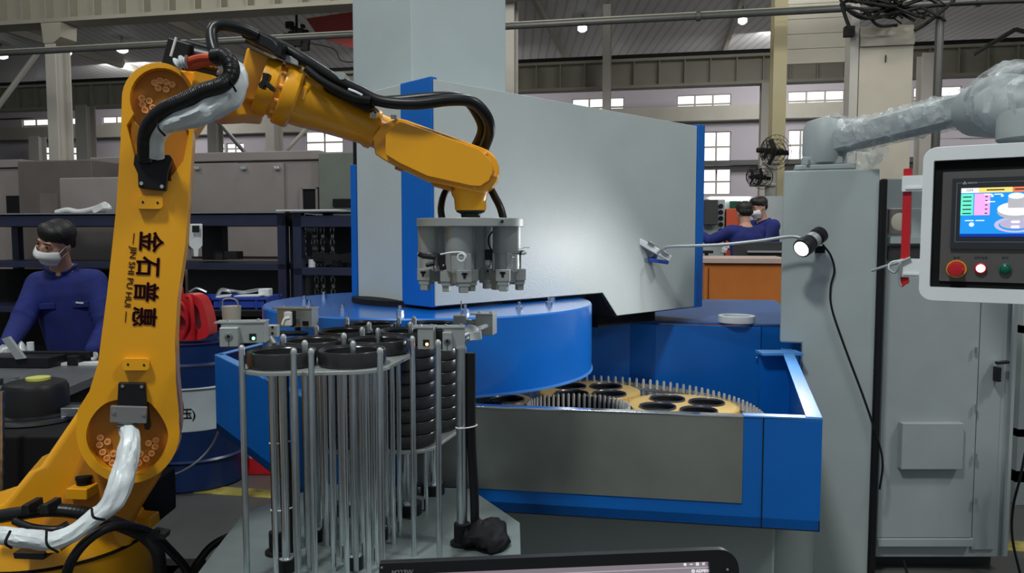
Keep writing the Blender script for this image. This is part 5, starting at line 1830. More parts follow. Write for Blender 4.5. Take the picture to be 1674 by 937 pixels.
# front skin with two pockets, then the solid behind
mm = MB(); mm.plate([outline, pk_top, pk_bot], f0, 0, .030)
la = ob('lower_arm', mm, M['robot_yellow'], rb, bevel=.006, seg=3)
mm = MB(); mm.plate([outline], f0, .030, .135); ob('lower_arm_core', mm, M['robot_yellow'], la, bevel=.01)
mm = MB(); mm.plate([arc(262, 161, 53, 140, 390) + [(312, 215), (300, 270), (280, 300), (230, 300), (214, 240), (204, 205)]], f0, .028, .032); ob('upper_pocket', mm, M['robot_shaded'], la)
mm = MB(); mm.plate([pk_bot_in], f0, .028, .032); ob('lower_pocket', mm, M['robot_shaded'], la)
# dimple ridge of the top pocket
mm = MB(); mm.plate(soften([(214, 190), (232, 212), (246, 250), (252, 288), (230, 290), (216, 250), (210, 215)], 1), f0, .020, .029); ob('pocket_web', mm, M['robot_yellow'], la, bevel=.003)
bolts = [(251, 132), (260, 129), (270, 131), (280, 135), (257, 141), (270, 143), (230, 158), (242, 162), (231, 168), (248, 173), (235, 177), (243, 185),
         (161, 720), (173, 727), (160, 732), (165, 744), (172, 754), (183, 747), (181, 762), (227, 747), (241, 729), (253, 724), (252, 735), (246, 746), (237, 755), (225, 762)]
for x, y in bolts:
    c = f0(x, y, .028); r = .0070
    mm = MB(); mm.lathe([(r * .58, .0008), (r * .6, .0055), (r, .0055), (r, 0)], c, -RN, n=16)
    ob('bolt', mm, M['orange_bolt'], la)
# blocks with two holes
for (x0, y0, x1, y1) in ((225, 320, 267, 342), (201, 585, 245, 604)):
    mm = MB(); pts = round_rect(x0, y0, x1, y1, 6); mm.plate(pts, f0, -.014, .002); bb = ob('boss_plate', mm, M['robot_yellow'], la, bevel=.003)
    for x in (x0 + 9, x1 - 9):
        c = f0(x, (y0 + y1) / 2 + (1 if x > x0 + 10 else 0), -.0145); mm = MB(); mm.cyl(c, c + Vector((0, .004, 0)), .0028, n=10); ob('screw_hole', mm, M['dark_recess'], bb)
mm = MB(); mm.plate([(222, 252), (238, 258), (278, 254), (283, 262), (276, 285), (273, 313), (228, 308), (227, 285), (220, 270)], f0, -.022, .026); bb = ob('cable_bracket', mm, M['black_metal'], la, bevel=.003)
for x, y in ((233, 301), (266, 306)):
    c = f0(x, y, -.024); mm = MB(); mm.cyl(c, c + Vector((0, .004, 0)), .004, n=12); ob('screw', mm, M['chrome'], bb)
mm = MB(); mm.plate([(195, 624), (239, 625), (241, 661), (246, 700), (238, 700), (230, 662), (193, 661)], f0, -.016, .02); bb = ob('cable_bracket', mm, M['black_metal'], la, bevel=.003)
for x, y in ((202, 629), (233, 630)):
    c = f0(x, y, -.018); mm = MB(); mm.cyl(c, c + Vector((0, .004, 0)), .004, n=6); ob('screw', mm, M['chrome'], bb)
mm = MB(); mm.plate([(184, 659), (243, 661), (242, 687), (183, 685)], f0, -.034, -.020); bb = ob('grey_clamp_plate', mm, mat('grey clamp plate', (.17, .17, .17), .5), la, bevel=.002)
for x, y in ((189, 669), (237, 672)):
    c = f0(x, y, -.036); mm = MB(); mm.cyl(c, c + Vector((0, .004, 0)), .004, n=10); ob('screw', mm, M['chrome'], bb)
for k in range(3):
    c = f0(209, 688 + 5 * k, -.012); mm = MB(); mm.lathe([(.016, -.003), (.020, -.002), (.020, .002), (.016, .003)], c, (0, -.1, -1), n=20); ob('gland_nut', mm, M['alu'], la)
# lettering
dn_ = (f0(232, 535, 0) - f0(240, 380, 0)).normalized()
rt = (-RN).cross(dn_).normalized()
sc = RY / FPX
# characters read downwards, their tops turned to the right
for ch, (x, y) in zip('金石普惠', ((244, 395), (240, 436), (236, 477), (233, 518))):
    text('character', ch, M['letter'], f0(x, y, -.0012), dn_, rt, 39 * sc, la, depth=.0012, bold=.0011, stretch=.88)
text('lettering', 'JIN SHI PU HUI', M['letter'], f0(213.0, 453, -.0012), (f0(207, 505, 0) - f0(218, 402, 0)), rt, 13 * sc, la, depth=.001, stretch=1.18)
for (xa, ya, xb, yb) in ((219.5, 381, 217.5, 399), (206.5, 509, 205, 527)):
    a, b_ = f0(xa, ya, -.0012), f0(xb, yb, -.0012); mm = MB(); mm.obox((a + b_) / 2, ((b_ - a).length, .001, .0012), b_ - a, (0, 1, 0)); ob('dash', mm, M['letter'], la)

# shoulder casting and base
f1 = rq(208, 706, 1.715)
sh = [(150, 636), (138, 655), (60, 770), (42, 778), (0, 830), (-60, 850), (-60, 900), (215, 900), (218, 850), (232, 830), (262, 780), (290, 740), (280, 660)]
mm = MB(); mm.plate(sh, f1, .02, .17); ob('shoulder_casting', mm, M['robot_yellow'], rb, bevel=.014, seg=3)
mm = MB(); mm.plate([(110, 800), (135, 740), (150, 690), (250, 700), (262, 780), (232, 828), (214, 862), (60, 862)], f1, -.01, .03); ob('shoulder_web', mm, M['robot_shaded'], rb, bevel=.012)
c = P(208, 706, 1.74); mm = MB(); mm.cyl(c, c + Vector((-.06, .22, 0)), .09, n=40); ob('shoulder_axis', mm, M['robot_shaded'], rb)
c = P(208, 706, 1.94); mm = MB(); mm.cyl(c, c + Vector((0, .16, 0)), .07, n=30); ob('shoulder_motor', mm, M['black_metal'], rb, bevel=.01)
bx = P(95, 900, 1.80); zt = P(95, 882, 1.66).z
mm = MB(); mm.lathe([(.20, -.24), (.205, -.22), (.205, -.055), (.200, -.052), (.200, -.048), (.205, -.045), (.19, .0), (.15, .025), (0, .025)], (bx.x, bx.y, zt), n=64); ob('base_drum', mm, M['robot_yellow'], rb)
mm = MB(); mm.lathe([(.201, -.053), (.2065, -.052), (.2065, -.048), (.201, -.047)], (bx.x, bx.y, zt), n=64, closed=True); ob('base_seam', mm, M['dark_recess'], rb)
mm = MB(); mm.box((bx.x - .22, bx.y - .2, .52), (bx.x + .22, bx.y + .2, zt - .235)); ob('base_foot', mm, M['robot_yellow'], rb, bevel=.01)
mm = MB(); mm.box((bx.x - .26, bx.y - .24, 0), (bx.x + .26, bx.y + .24, .52)); ob('robot_stand', mm, M['black_metal'], label='black steel stand under the robot base', cat='stand', bevel=.006)
rb.location.z = rb.location.z
mm = MB(); mm.plate([(107, 799), (142, 800), (142, 818), (106, 817)], rp(1.64), 0, .09); sn = ob('sensor_block', mm, bpy.data.materials['robot yellow enamel'], rb, bevel=.003)
c = P(124, 800, 1.64); c.y = 1.672; mm = MB(); mm.lathe([(.015, -.004), (.015, .010), (.017, .012), (.017, .019), (.010, .020), (0, .02)], c, n=22); ob('sensor_cap', mm, M['black_matte'], sn)
mm = MB(); mm.plate([(70, 896), (76, 905), (99, 903), (97, 893)], rp(1.55), 0, .05); ob('lug', mm, M['robot_yellow'], rb, bevel=.002)
mm = MB(); mm.plate([(20, 904), (74, 905), (72, 916), (22, 914)], rp(1.56), 0, .05); ob('cable_clamp', mm, M['black_metal'], rb, bevel=.003)
mm = MB(); mm.plate([(211, 845), (245, 848), (247, 865), (212, 862)], rp(1.80), 0, .05); ob('rear_lug', mm, M['robot_yellow'], rb, bevel=.003)
mm = MB(); mm.box(tuple(P(210, 868, 1.86)), tuple(P(254, 786, 1.9) + Vector((0, .12, 0)))); ob('rear_motor_box', mm, M['black_matte'], rb, bevel=.008)

# elbow casting (third axis to forearm root)
f2 = rq(330, 150, 1.71)
el = [(300, 108), (316, 118), (345, 125), (385, 140), (395, 178), (440, 186), (452, 196), (420, 190), (370, 186), (338, 182), (310, 188), (290, 200)]
el = [(262, 106), (318, 112), (352, 122), (400, 116), (404, 78), (412, 76), (447, 95), (442, 125), (448, 150), (430, 188), (400, 186), (362, 188), (340, 178), (316, 215), (262, 215)]
mm = MB(); mm.plate(el, f2, .03, .16); eb = ob('elbow_casting', mm, M['robot_yellow'], rb, bevel=.012, seg=3)
mm = MB(); mm.plate([(404, 78), (447, 97), (438, 120), (430, 158), (418, 166), (392, 160), (392, 128)], f2, -.012, .04); ob('elbow_cover', mm, M['robot_yellow'], eb, bevel=.006, seg=3)
mm = MB(); mm.plate([(316, 116), (350, 124), (372, 136), (330, 156), (312, 150)], f2, -.005, .04); ob('elbow_web', mm, M['robot_yellow'], eb, bevel=.004)
c = f2(397, 153, -.012); mm = MB(); mm.lathe([(.003, 0), (.003, .003), (.0065, .005), (.0065, 0)], c, (0, -1, 0), n=14); ob('bolt', mm, M['orange_bolt'], eb)
mm = MB(); c = P(330, 150, 1.84); mm.cyl(c, c + Vector((0, .14, 0)), .055, n=30); ob('elbow_motor', mm, M['black_metal'], eb)
# motors and wiring on top of the elbow
a, b_ = P(276, 78, 1.74), P(350, 100, 1.74)
mm = MB(); mm.obox(a.lerp(b_, .18) + Vector((0, .03, -.01)), (.055, .075, .065), b_ - a); mt_ = ob('axis_motor', mm, M['black_metal'], rb, bevel=.006)
mm = MB(); mm.cyl(a.lerp(b_, .3) + Vector((0, .03, 0)), b_ + Vector((.02, .03, .0)), .026, n=20); ob('motor_can', mm, M['black_rubber'], mt_)
mm = MB(); mm.cyl(a.lerp(b_, .1) + Vector((.02, .03, .02)), P(360, 85, 1.76), .010, n=12); ob('motor_tube', mm, M['black_rubber'], mt_)
mm = MB(); mm.tube([P(288, 61, 1.695), P(279, 92, 1.695)], .003, 6); ob('white_tie', mm, M['white_plastic'], mt_)
for i, (pts, m_) in enumerate((([(288, 106), (294, 103), (300, 101), (306, 101)], 'film_white'), ([(302, 103), (318, 97), (334, 94), (352, 95)], 'red_cable'), ([(304, 110), (322, 106), (342, 101), (356, 103)], 'red_cable'), ([(340, 100), (352, 98), (362, 106), (366, 118)], 'film_white'))):
    if m_ == 'red_cable' and 'red_cable' not in M: M['red_cable'] = mat('orange red cable', (.55, .06, .015), .4)
    mm = MB(); mm.tube(smooth_path([P(x, y, 1.665 + .006 * i) for x, y in pts], 6), lambda t: .009 if m_ == 'red_cable' else .012 + .003 * math.sin(t * 14), 10)
    ob('motor_cable', mm, M[m_], rb)
# black latch lever on the elbow
mm = MB(); mm.plate([(429, 118), (440, 120), (439, 127), (436, 132), (447, 142), (446, 149), (441, 147), (432, 139), (430, 145), (423, 143), (422, 137), (428, 130)], rp(1.66), 0, .02); ob('elbow_lever', mm, M['black_metal'], rb, bevel=.002)

# forearm along its own axis
YF0, YF1 = 1.77, 1.86
c0, c1 = P(438, 142, YF0), P(612, 212, YF1)
ax = (c1 - c0).normalized(); Lf = (c1 - c0).length
k_ = 1.77 / FPX
prof = [(0, -.02), (43 * k_, -.02), (47 * k_, -.0), (47 * k_, 9 * k_), (43 * k_, 10 * k_), (43 * k_, 22 * k_)]
mm = MB(); mm.lathe(prof + [(0, 22 * k_)], c0, ax, n=48); ob('forearm_gearbox', mm, M['robot_yellow'], rb)
mm = MB(); mm.lathe([(0, 20 * k_), (50 * k_, 20 * k_), (52 * k_, 23 * k_), (52 * k_, 42 * k_), (49 * k_, 46 * k_), (0, 46 * k_)], c0, ax, n=48); fr_ = ob('forearm_flange', mm, M['robot_yellow'], rb)
for k in range(12):
    q = 2 * PI * k / 12
    u = Vector((0, 0, 1)); u = (u - ax * u.dot(ax)).normalized(); w = ax.cross(u)
    p = c0 + ax * 14 * k_ + (u * math.cos(q) + w * math.sin(q)) * 44 * k_
    mm = MB(); mm.cyl(p, p + ax * .012, .005, n=8); ob('bolt', mm, M['orange_bolt'], fr_)
mm = MB(); mm.lathe([(0, 44 * k_), (44 * k_, 44 * k_), (43 * k_, 60 * k_), (40 * k_, 80 * k_), (36 * k_, 115 * k_), (31 * k_, Lf - 14 * k_), (34 * k_, Lf - 8 * k_), (34 * k_, Lf), (30 * k_, Lf + 2 * k_), (29 * k_, Lf + 26 * k_), (0, Lf + 26 * k_)], c0, ax, n=48); ob('forearm_tube', mm, M['robot_yellow'], rb)
mm = MB(); mm.obox(c0 + ax * 62 * k_ + Vector((.0, -.056, .012)), (30 * k_, 14 * k_, 28 * k_), ax); ob('forearm_boss', mm, M['robot_yellow'], rb, bevel=.008, seg=3); mm = MB(); mm.obox(c0 + ax * 74 * k_ + Vector((.0, -.02, .045)), (54 * k_, 40 * k_, 20 * k_), ax); ob('forearm_boss', mm, M['robot_yellow'], rb, bevel=.012, seg=3)
for k in range(8):
    q = 2 * PI * k / 8 + .3
    p = c1 - ax * .012 + (u * math.cos(q) + w * math.sin(q)) * 29 * k_
    mm = MB(); mm.cyl(p, p + ax * .016, .005, n=8); ob('bolt', mm, M['orange_bolt'], fr_)
# wrist housing
f3 = rp(1.80)
wo = [(613, 252), (609, 225), (622, 206), (630, 200), (652, 193), (664, 196), (700, 209), (785, 240)] + arc(778, 278, 38, -70, 75, 12) + [(770, 312), (735, 304), (700, 297), (652, 274), (628, 262)]
mm = MB(); mm.plate(wo, f3, 0, .115); wh = ob('wrist_housing', mm, M['robot_yellow'], rb, bevel=.018, seg=4)
mm = MB(); mm.plate([(632, 222), (654, 201), (665, 203), (700, 215), (784, 245), (802, 262), (806, 278), (800, 296), (786, 305), (768, 304), (700, 289), (655, 268), (632, 254)], f3, -.016, .002); ob('wrist_cover', mm, M['robot_yellow'], wh, bevel=.014, seg=5)
for x, y in ((646, 247), (794, 250), (808, 287), (722, 286), (776, 307), (720, 220)):
    c = f3(x, y, -.004); mm = MB(); mm.cyl(c, c + Vector((0, .010, 0)), .0035, n=10); ob('bolt', mm, M['orange_bolt'], wh)
mm = MB(); mm.plate([(700, 292), (712, 296), (738, 302), (738, 312), (706, 303)], f3, .01, .06); ob('lower_lug', mm, M['robot_shaded'], wh, bevel=.003); mm = MB(); mm.obox(f3(650, 272, .04), (.02, .03, .012), ax); ob('lower_lug', mm, M['robot_shaded'], wh, bevel=.003)
gx = P(768, 330, 1.857)
zc = lambda y: P(768, y, 1.857).z
mm = MB(); mm.loft([((gx.x, gx.y, zc(300)), (.050, 0, 0), (0, .05, 0)), ((gx.x, gx.y, zc(318)), (.044, 0, 0), (0, .045, 0)), ((gx.x + .001, gx.y, zc(326)), (.039, 0, 0), (0, .04, 0)), ((gx.x + .002, gx.y, zc(343)), (.038, 0, 0), (0, .038, 0)), ((gx.x + .002, gx.y, zc(345)), (.034, 0, 0), (0, .034, 0))], 36); ob('wrist_flange', mm, M['robot_yellow'], rb)
mm = MB(); mm.lathe([(.036, zc(342)), (.034, zc(347)), (.024, zc(350)), (.022, zc(358)), (0, zc(358))], (gx.x + .002, gx.y, 0), n=32); ob('tool_flange', mm, M['black_metal'], rb)


# ---- hoses carried by the robot
def WR(t, a):      # lengthwise creases of the wrap
    return 1 + .22 * noise.noise(Vector((t * 7, math.cos(a) * 2.2, math.sin(a) * 2.2))) + .10 * noise.noise(Vector((t * 18, math.cos(a) * 6, math.sin(a) * 6)))


def hose(name, pts, r, m_, label=None, cat='hose', parent=rb, ribs=0, n=12, seg=8, flat=None, **k):
    mm = MB(); sp_ = smooth_path(pts, seg)
    fn_ = r if not ribs else (lambda t: (r if isinstance(r, (int, float)) else r(t)) * (1 + .022 * math.sin(t * ribs * 1.3)))
    mm.tube(sp_, fn_, n, flat=flat)
    return ob(name, mm, M[m_], parent, label=label, cat=cat if parent is None else None, **k)


hose('dress_hose', [P(x, y, d) for x, y, d in ((404, 52, 1.72), (455, 74, 1.74), (500, 100, 1.74), (545, 128, 1.75), (590, 150, 1.76), (625, 166, 1.76), (680, 170, 1.76), (735, 164, 1.77), (772, 167, 1.78), (795, 190, 1.80), (800, 215, 1.83), (790, 245, 1.87))], .0135, 'black_rubber')
hose('dress_hose', [P(x, y, d) for x, y, d in ((404, 62, 1.76), (470, 92, 1.78), (520, 118, 1.79), (560, 146, 1.80), (605, 164, 1.80), (650, 164, 1.80), (720, 158, 1.80), (760, 163, 1.82), (782, 190, 1.84), (788, 215, 1.86), (775, 245, 1.90))], .012, 'black_rubber')
hose('dress_hose', [P(x, y, d) for x, y, d in ((500, 112, 1.73), (530, 135, 1.73), (575, 158, 1.74), (605, 164, 1.75))], .009, 'black_rubber')
hose('wrist_hose', [P(x, y, d) for x, y, d in ((738, 300, 1.93), (726, 318, 1.90), (721, 340, 1.88), (723, 360, 1.87))], .0085, 'black_rubber')
hose('wrist_hose', [P(x, y, d) for x, y, d in ((795, 296, 1.93), (808, 320, 1.90), (818, 340, 1.88), (824, 362, 1.87))], .0095, 'black_rubber')
hose('elbow_hose', [P(x, y, d) for x, y, d in ((420, 58, 1.70), (392, 46, 1.68), (360, 41, 1.66), (347, 50, 1.65), (347, 68, 1.64), (353, 88, 1.63), (362, 103, 1.63))], .0125, 'black_rubber')
hose('elbow_hose', [P(x, y, d) for x, y, d in ((350, 92, 1.60), (366, 92, 1.59), (378, 108, 1.585), (376, 126, 1.58), (360, 140, 1.57), (330, 150, 1.57), (300, 165, 1.57), (268, 180, 1.58), (246, 202, 1.60), (238, 228, 1.62), (238, 262, 1.64))], .0165, 'black_rubber', ribs=520, seg=30)
hose('wrapped_cable', [P(x, y, d) for x, y, d in ((366, 104, 1.66), (384, 112, 1.64), (388, 130, 1.62), (378, 150, 1.60), (355, 170, 1.595), (320, 188, 1.59), (290, 197, 1.59), (268, 208, 1.60), (258, 226, 1.62), (256, 256, 1.64))], lambda t: .016 + .012 * math.sin(PI * min(1, t * 1.15)) ** 2, 'film_white', seg=14, n=32, flat=WR)
for (pa, pb, d) in (((372, 112), (386, 150), 1.575), ((258, 202), (270, 222), 1.565)):
    mm = MB(); a, b_ = P(*pa, d), P(*pb, d); mm.tube(smooth_path([a, a.lerp(b_, .5) + Vector((0, -.012, 0)), b_], 4), .0022, 6); ob('cable_tie', mm, M['black_matte'], rb)
hose('wrapped_cable', [P(x, y, d) for x, y, d in ((209, 700, 1.63), (213, 722, 1.60), (207, 760, 1.57), (196, 795, 1.54), (178, 828, 1.52), (150, 850, 1.50), (115, 875, 1.48), (80, 885, 1.47), (50, 882, 1.46), (22, 878, 1.46), (-30, 872, 1.46))], lambda t: .0175 + .005 * math.sin(PI * min(1, t * 2.2)) * (1 if t < .45 else .4), 'film_white', seg=14, n=32, flat=WR)
for pa, pb, d in (((150, 832), (171, 850), 1.465), ((76, 868), (95, 903), 1.435), ((17, 868), (19, 896), 1.42)):
    mm = MB(); a, b_ = P(*pa, d), P(*pb, d); mm.tube(smooth_path([a, a.lerp(b_, .5) + Vector((0, -.016, 0)), b_], 4), .0026, 6); ob('cable_tie', mm, M['black_matte'], rb)
hose('base_hose', [P(x, y, d) for x, y, d in ((-20, 848, 1.58), (30, 840, 1.57), (80, 834, 1.57), (130, 838, 1.58), (172, 850, 1.60), (215, 866, 1.64), (240, 880, 1.66), (258, 905, 1.66), (262, 950, 1.66))], .0145, 'black_rubber', ribs=300, seg=22)
hose('base_hose', [P(x, y, d) for x, y, d in ((24, 852, 1.55), (50, 862, 1.54), (90, 866, 1.54), (110, 858, 1.56))], .008, 'black_rubber')
hose('base_hose', [P(x, y, d) for x, y, d in ((102, 960, 1.50), (118, 915, 1.50), (145, 882, 1.52), (180, 862, 1.56), (215, 862, 1.62), (250, 874, 1.68), (275, 897, 1.72), (300, 925, 1.74), (312, 950, 1.74))], .010, 'black_rubber')
hose('floor_hose', [P(x, y, d) for x, y, d in ((300, 960, 1.9), (325, 918, 1.9), (350, 890, 1.92), (385, 874, 1.95), (415, 874, 2.0), (440, 888, 2.05), (452, 905, 2.08))], .010, 'black_rubber', label='black hose arching over the floor between robot and rod rack', parent=None)
for x in (35, 66):
    mm = MB(); mm.plate([(x, 826), (x + 11, 826), (x + 13, 842), (x - 2, 842)], rp(1.53), 0, .05); ob('hose_clip', mm, M['black_metal'], rb, bevel=.002)
mm = MB(); mm.obox(P(262, 872, 1.62), (.03, .03, .012), (1, 0, -.2)); mm.cyl(P(257, 866, 1.61), P(257, 878, 1.61), .006, n=10); ob('hose_clip', mm, M['black_metal'], rb)
# hose carrier plates on the forearm
for pts, d in (([(398, 58), (402, 50), (412, 47), (440, 62), (452, 70), (460, 84), (455, 92), (440, 82), (400, 64)], 1.715),):
    mm = MB(); mm.plate(pts, rp(d), -.02, .06); ob('hose_saddle', mm, M['black_metal'], rb, bevel=.003)
mm = MB(); mm.plate([(402, 42), (412, 44), (410, 60), (400, 58)], rp(1.70), -.005, .08); ob('hose_saddle', mm, M['black_metal'], rb, bevel=.002); mm = MB(); mm.plate([(456, 66), (464, 70), (460, 94), (450, 90)], rp(1.70), -.005, .08); ob('hose_saddle', mm, M['black_metal'], rb, bevel=.002)
mm = MB(); mm.plate([(460, 86), (488, 96), (488, 108), (460, 98)], rp(1.73), 0, .04); ob('clear_block', mm, M['alu'], rb, bevel=.003)
mm = MB(); mm.plate([(518, 136), (545, 120), (572, 140), (600, 162), (615, 176), (600, 182), (570, 168), (535, 152)], rp(1.78), -.01, .06); sd_ = ob('hose_saddle', mm, M['black_metal'], rb, bevel=.004)
mm = MB(); mm.plate(round_rect(533, 118, 564, 130, 4), rp(1.74), 0, .05); ob('saddle_clip', mm, M['alu'], sd_, bevel=.003)
mm = MB(); mm.tube(smooth_path([P(570, 146, 1.74), P(580, 150, 1.735), P(592, 156, 1.74)], 4), .003, 8); ob('air_fitting', mm, M['white_plastic'], sd_)
mm = MB(); mm.lathe([(0, 0), (.009, 0), (.009, .012), (.004, .016), (0, .016)], P(610, 192, 1.77), (.2, -.4, 1), n=16); ob('grease_plug', mm, M['chrome'], rb)
mm = MB(); mm.lathe([(0, 0), (.007, 0), (.007, .01), (0, .01)], P(644, 195, 1.80), (0, -.2, 1), n=12); ob('grease_plug', mm, M['chrome'], rb)

# ================================================================ GRIPPER
gp = thing('gripper', 'aluminium four cylinder gripper head hanging from the robot wrist', 'gripper', (gx.x, gx.y, zc(372)))
gc = Vector((gx.x + .002, gx.y, 0)); zp1, zp0 = zc(357.5), zc(371)
oc_ = [(gc.x + .130 * math.cos(a) * (1.0 if abs(math.cos(a)) > .3 else 1), gc.y + .12 * math.sin(a)) for a in [2 * PI * k / 40 for k in range(40)]]
cut = [(x, y) for x, y in oc_]
mm = MB(); mm.plate(cut, lambda u, v, w: (u, v, w), zp0, zp1); pl = ob('top_plate', mm, M['alu_plate'], gp, bevel=.0015)
c = P(821, 362, 1.75); mm = MB(); mm.cyl(c, c + Vector((0, .02, 0)), .0035, n=10); ob('plate_hole', mm, M['dark_recess'], pl)


def head(cx, cy, ang, flip):
    z1_, z2_, z3_, z4_ = zp0, zc(412), zc(443), zc(463)
    h_ = MB(); h_.lathe([(0, z1_), (.034, z1_), (.034, z2_), (.0335, z2_ - .002), (.031, z2_ - .002), (.031, z3_), (0, z3_)], (cx, cy, 0), n=36)
    cy_ = ob('cylinder', h_, M['alu'], gp)
    for k in range(4):
        a = ang + PI / 2 * k + .4
        h_ = MB(); dd = Vector((math.cos(a), math.sin(a), 0)); h_.obox(Vector((cx, cy, (z2_ + z3_) / 2)) + dd * .031, (.008, .014, (z2_ - z3_) * .92), dd); ob('cylinder_rib', h_, M['alu_plate'], cy_, bevel=.001)
    h_ = MB(); h_.lathe([(0, z3_), (.026, z3_), (.026, z4_ + .004), (0, z4_ + .004)], (cx, cy, 0), n=24); ch = ob('chuck', h_, M['steel'], gp)
    for k in range(3):
        a = ang + 2 * PI * k / 3
        dd = Vector((math.cos(a), math.sin(a), 0)); tt = Vector((-dd.y, dd.x, 0))
        o_ = Vector((cx, cy, 0))
        h_ = MB(); h_.obox(o_ + dd * .029 + Vector((0, 0, z3_ - .008)), (.030, .034, .028), dd)
        h_.obox(o_ + dd * .028 + Vector((0, 0, z3_ - .026)), (.028, .028, .012), dd)
        h_.obox(o_ + dd * .033 + Vector((0, 0, z3_ - .038)), (.016, .020, .016), dd)
        jw = ob('jaw', h_, M['alu_plate'], gp, bevel=.0012)
        h_ = MB(); h_.obox(o_ + dd * .0445 + Vector((0, 0, z3_ - .006)), (.002, .006, .012), dd); h_.obox(o_ + dd * .0445 + Vector((0, 0, z3_ - .002)), (.002, .013, .005), dd); ob('jaw_slot', h_, M['dark_recess'], jw)
    return cy_


hds = [(P(752, 400, 1.79), -PI / 2 + .3), (P(828, 400, 1.84), -PI / 2 - .2), (P(706, 400, 1.87), -PI / 2 - .4), (P(787, 400, 1.93), -PI / 2 + .5)]
for p, a in hds: head(p.x, p.y, a, 0)
mm = MB(); mm.tube(smooth_path([P(720, 416, 1.74), P(738, 413, 1.735), P(756, 413, 1.735), P(762, 420, 1.735), P(760, 428, 1.74)], 6), .002, 8); ob('white_air_tube', mm, M['white_plastic'], gp)
mm = MB(); cc = P(754, 421, 1.733); mm.tube([cc + Vector((.0085 * math.cos(q), 0, .0085 * math.sin(q))) for q in [2 * PI * k / 20 for k in range(20)]], .0018, 6, closed=True); ob('white_air_tube', mm, M['white_plastic'], gp)
mm = MB(); mm.tube([P(684, 415, 1.80), P(692, 419, 1.80), P(712, 421, 1.80)], .006, 10); mm.obox(P(722, 424, 1.79), (.018, .02, .03), (1, 0, 0)); mm.tube([P(696, 434, 1.80), P(710, 431, 1.80)], .005, 8); mm.obox(P(726, 437, 1.79), (.02, .02, .012), (1, 0, .1)); ob('air_valve', mm, M['black_metal'], gp, bevel=.0015)
mm = MB(); mm.obox(P(800, 418, 1.86), (.022, .02, .03), (1, 0, 0)); ob('air_valve', mm, M['black_metal'], gp, bevel=.0015); mm = MB(); mm.obox(P(855, 413, 1.84), (.012, .012, .010), (1, 0, 0)); ob('air_valve', mm, M['black_metal'], gp, bevel=.0015)
mm = MB(); mm.tube(smooth_path([P(808, 375, 1.86), P(799, 388, 1.85), P(800, 402, 1.85), P(806, 412, 1.85)], 5), .002, 6); ob('black_air_tube', mm, M['black_rubber'], gp)
mm = MB(); mm.lathe([(.006, 0), (.008, .002), (.008, .012), (.004, .014)], P(798, 434, 1.85), (0, 0, 1), n=14); mm.cyl(P(853, 415, 1.83), P(860, 412, 1.83), .004, n=10); ob('clear_fitting', mm, M['white_plastic'], gp)
mm = MB(); mm.tube(smooth_path([P(850, 408, 1.83), P(857, 405, 1.83), P(866, 405, 1.83)], 4), .0008, 5); ob('thin_wire', mm, M['steel'], gp)
for x, y, d in ((712, 437, 1.78), (725, 434, 1.78), (839, 421, 1.80)):
    mm = MB(); mm.ball(P(x, y, d), .003, 8, 6); ob('screw_head', mm, M['chrome'], gp)

# ================================================================ ROD RACK WITH RING STACKS
ZB = .68
ZTOP = 1.160
st_ = {'A': (-.485, 1.60), 'B': (-.340, 1.615), 'C': (-.465, 1.765), 'D': (-.312, 1.775), 'E': (-.427, 1.945), 'F': (-.268, 1.945), 'G': (-.390, 2.10), 'H': (-.222, 2.10)}
rk = thing('rod_rack', 'steel rod magazine rack holding black rings before the machine', 'rack', (-.35, 1.85, 0))
mm = MB(); mm.plate([(-.66, 1.42), (-.08, 1.42), (.02, 1.60), (.02, 1.88), (-.12, 2.14), (-.54, 2.18), (-.70, 1.95)], lambda u, v, w: (u, v, w), ZB - .02, ZB)
ob('base_plate', mm, mat('scuffed base plate', (.20, .24, .235), .45, metal=.3, var=.2, scale=6), rk, bevel=.002)
mm = MB(); mm.plate([(-.62, 1.46), (-.10, 1.46), (-.02, 1.62), (-.02, 1.88), (-.14, 2.12), (-.52, 2.14), (-.66, 1.95)], lambda u, v, w: (u, v, w), 0, ZB - .02)
ob('base_cabinet', mm, M['pedestal_grey'], rk, bevel=.005)


def hull(pts):
    pts = sorted(set(pts))
    def half(ps):
        o = []
        for p in ps:
            while len(o) > 1 and (o[-1][0] - o[-2][0]) * (p[1] - o[-2][1]) - (o[-1][1] - o[-2][1]) * (p[0] - o[-2][0]) <= 0: o.pop()
            o.append(p)
        return o
    a, b = half(pts), half(pts[::-1])
    return a[:-1] + b[:-1]


def plate_for(keys, r, z, name, th=.008):
    pts = []
    for k in keys: pts += [(round(x, 5), round(y, 5)) for x, y in circle2(*st_[k], r, 24)]
    mm = MB(); mm.plate(hull(pts), lambda u, v, w: (u, v, w), z - th, z)
    return ob(name, mm, M['alu_plate'], rk, bevel=.0012)


ZP1 = ZTOP - .0335
plate_for('ABCD', .084, ZP1, 'lift_plate')
ZP2 = ZTOP - .0335 - 8 * .0325
plate_for('EFGH', .082, ZP2, 'lift_plate')
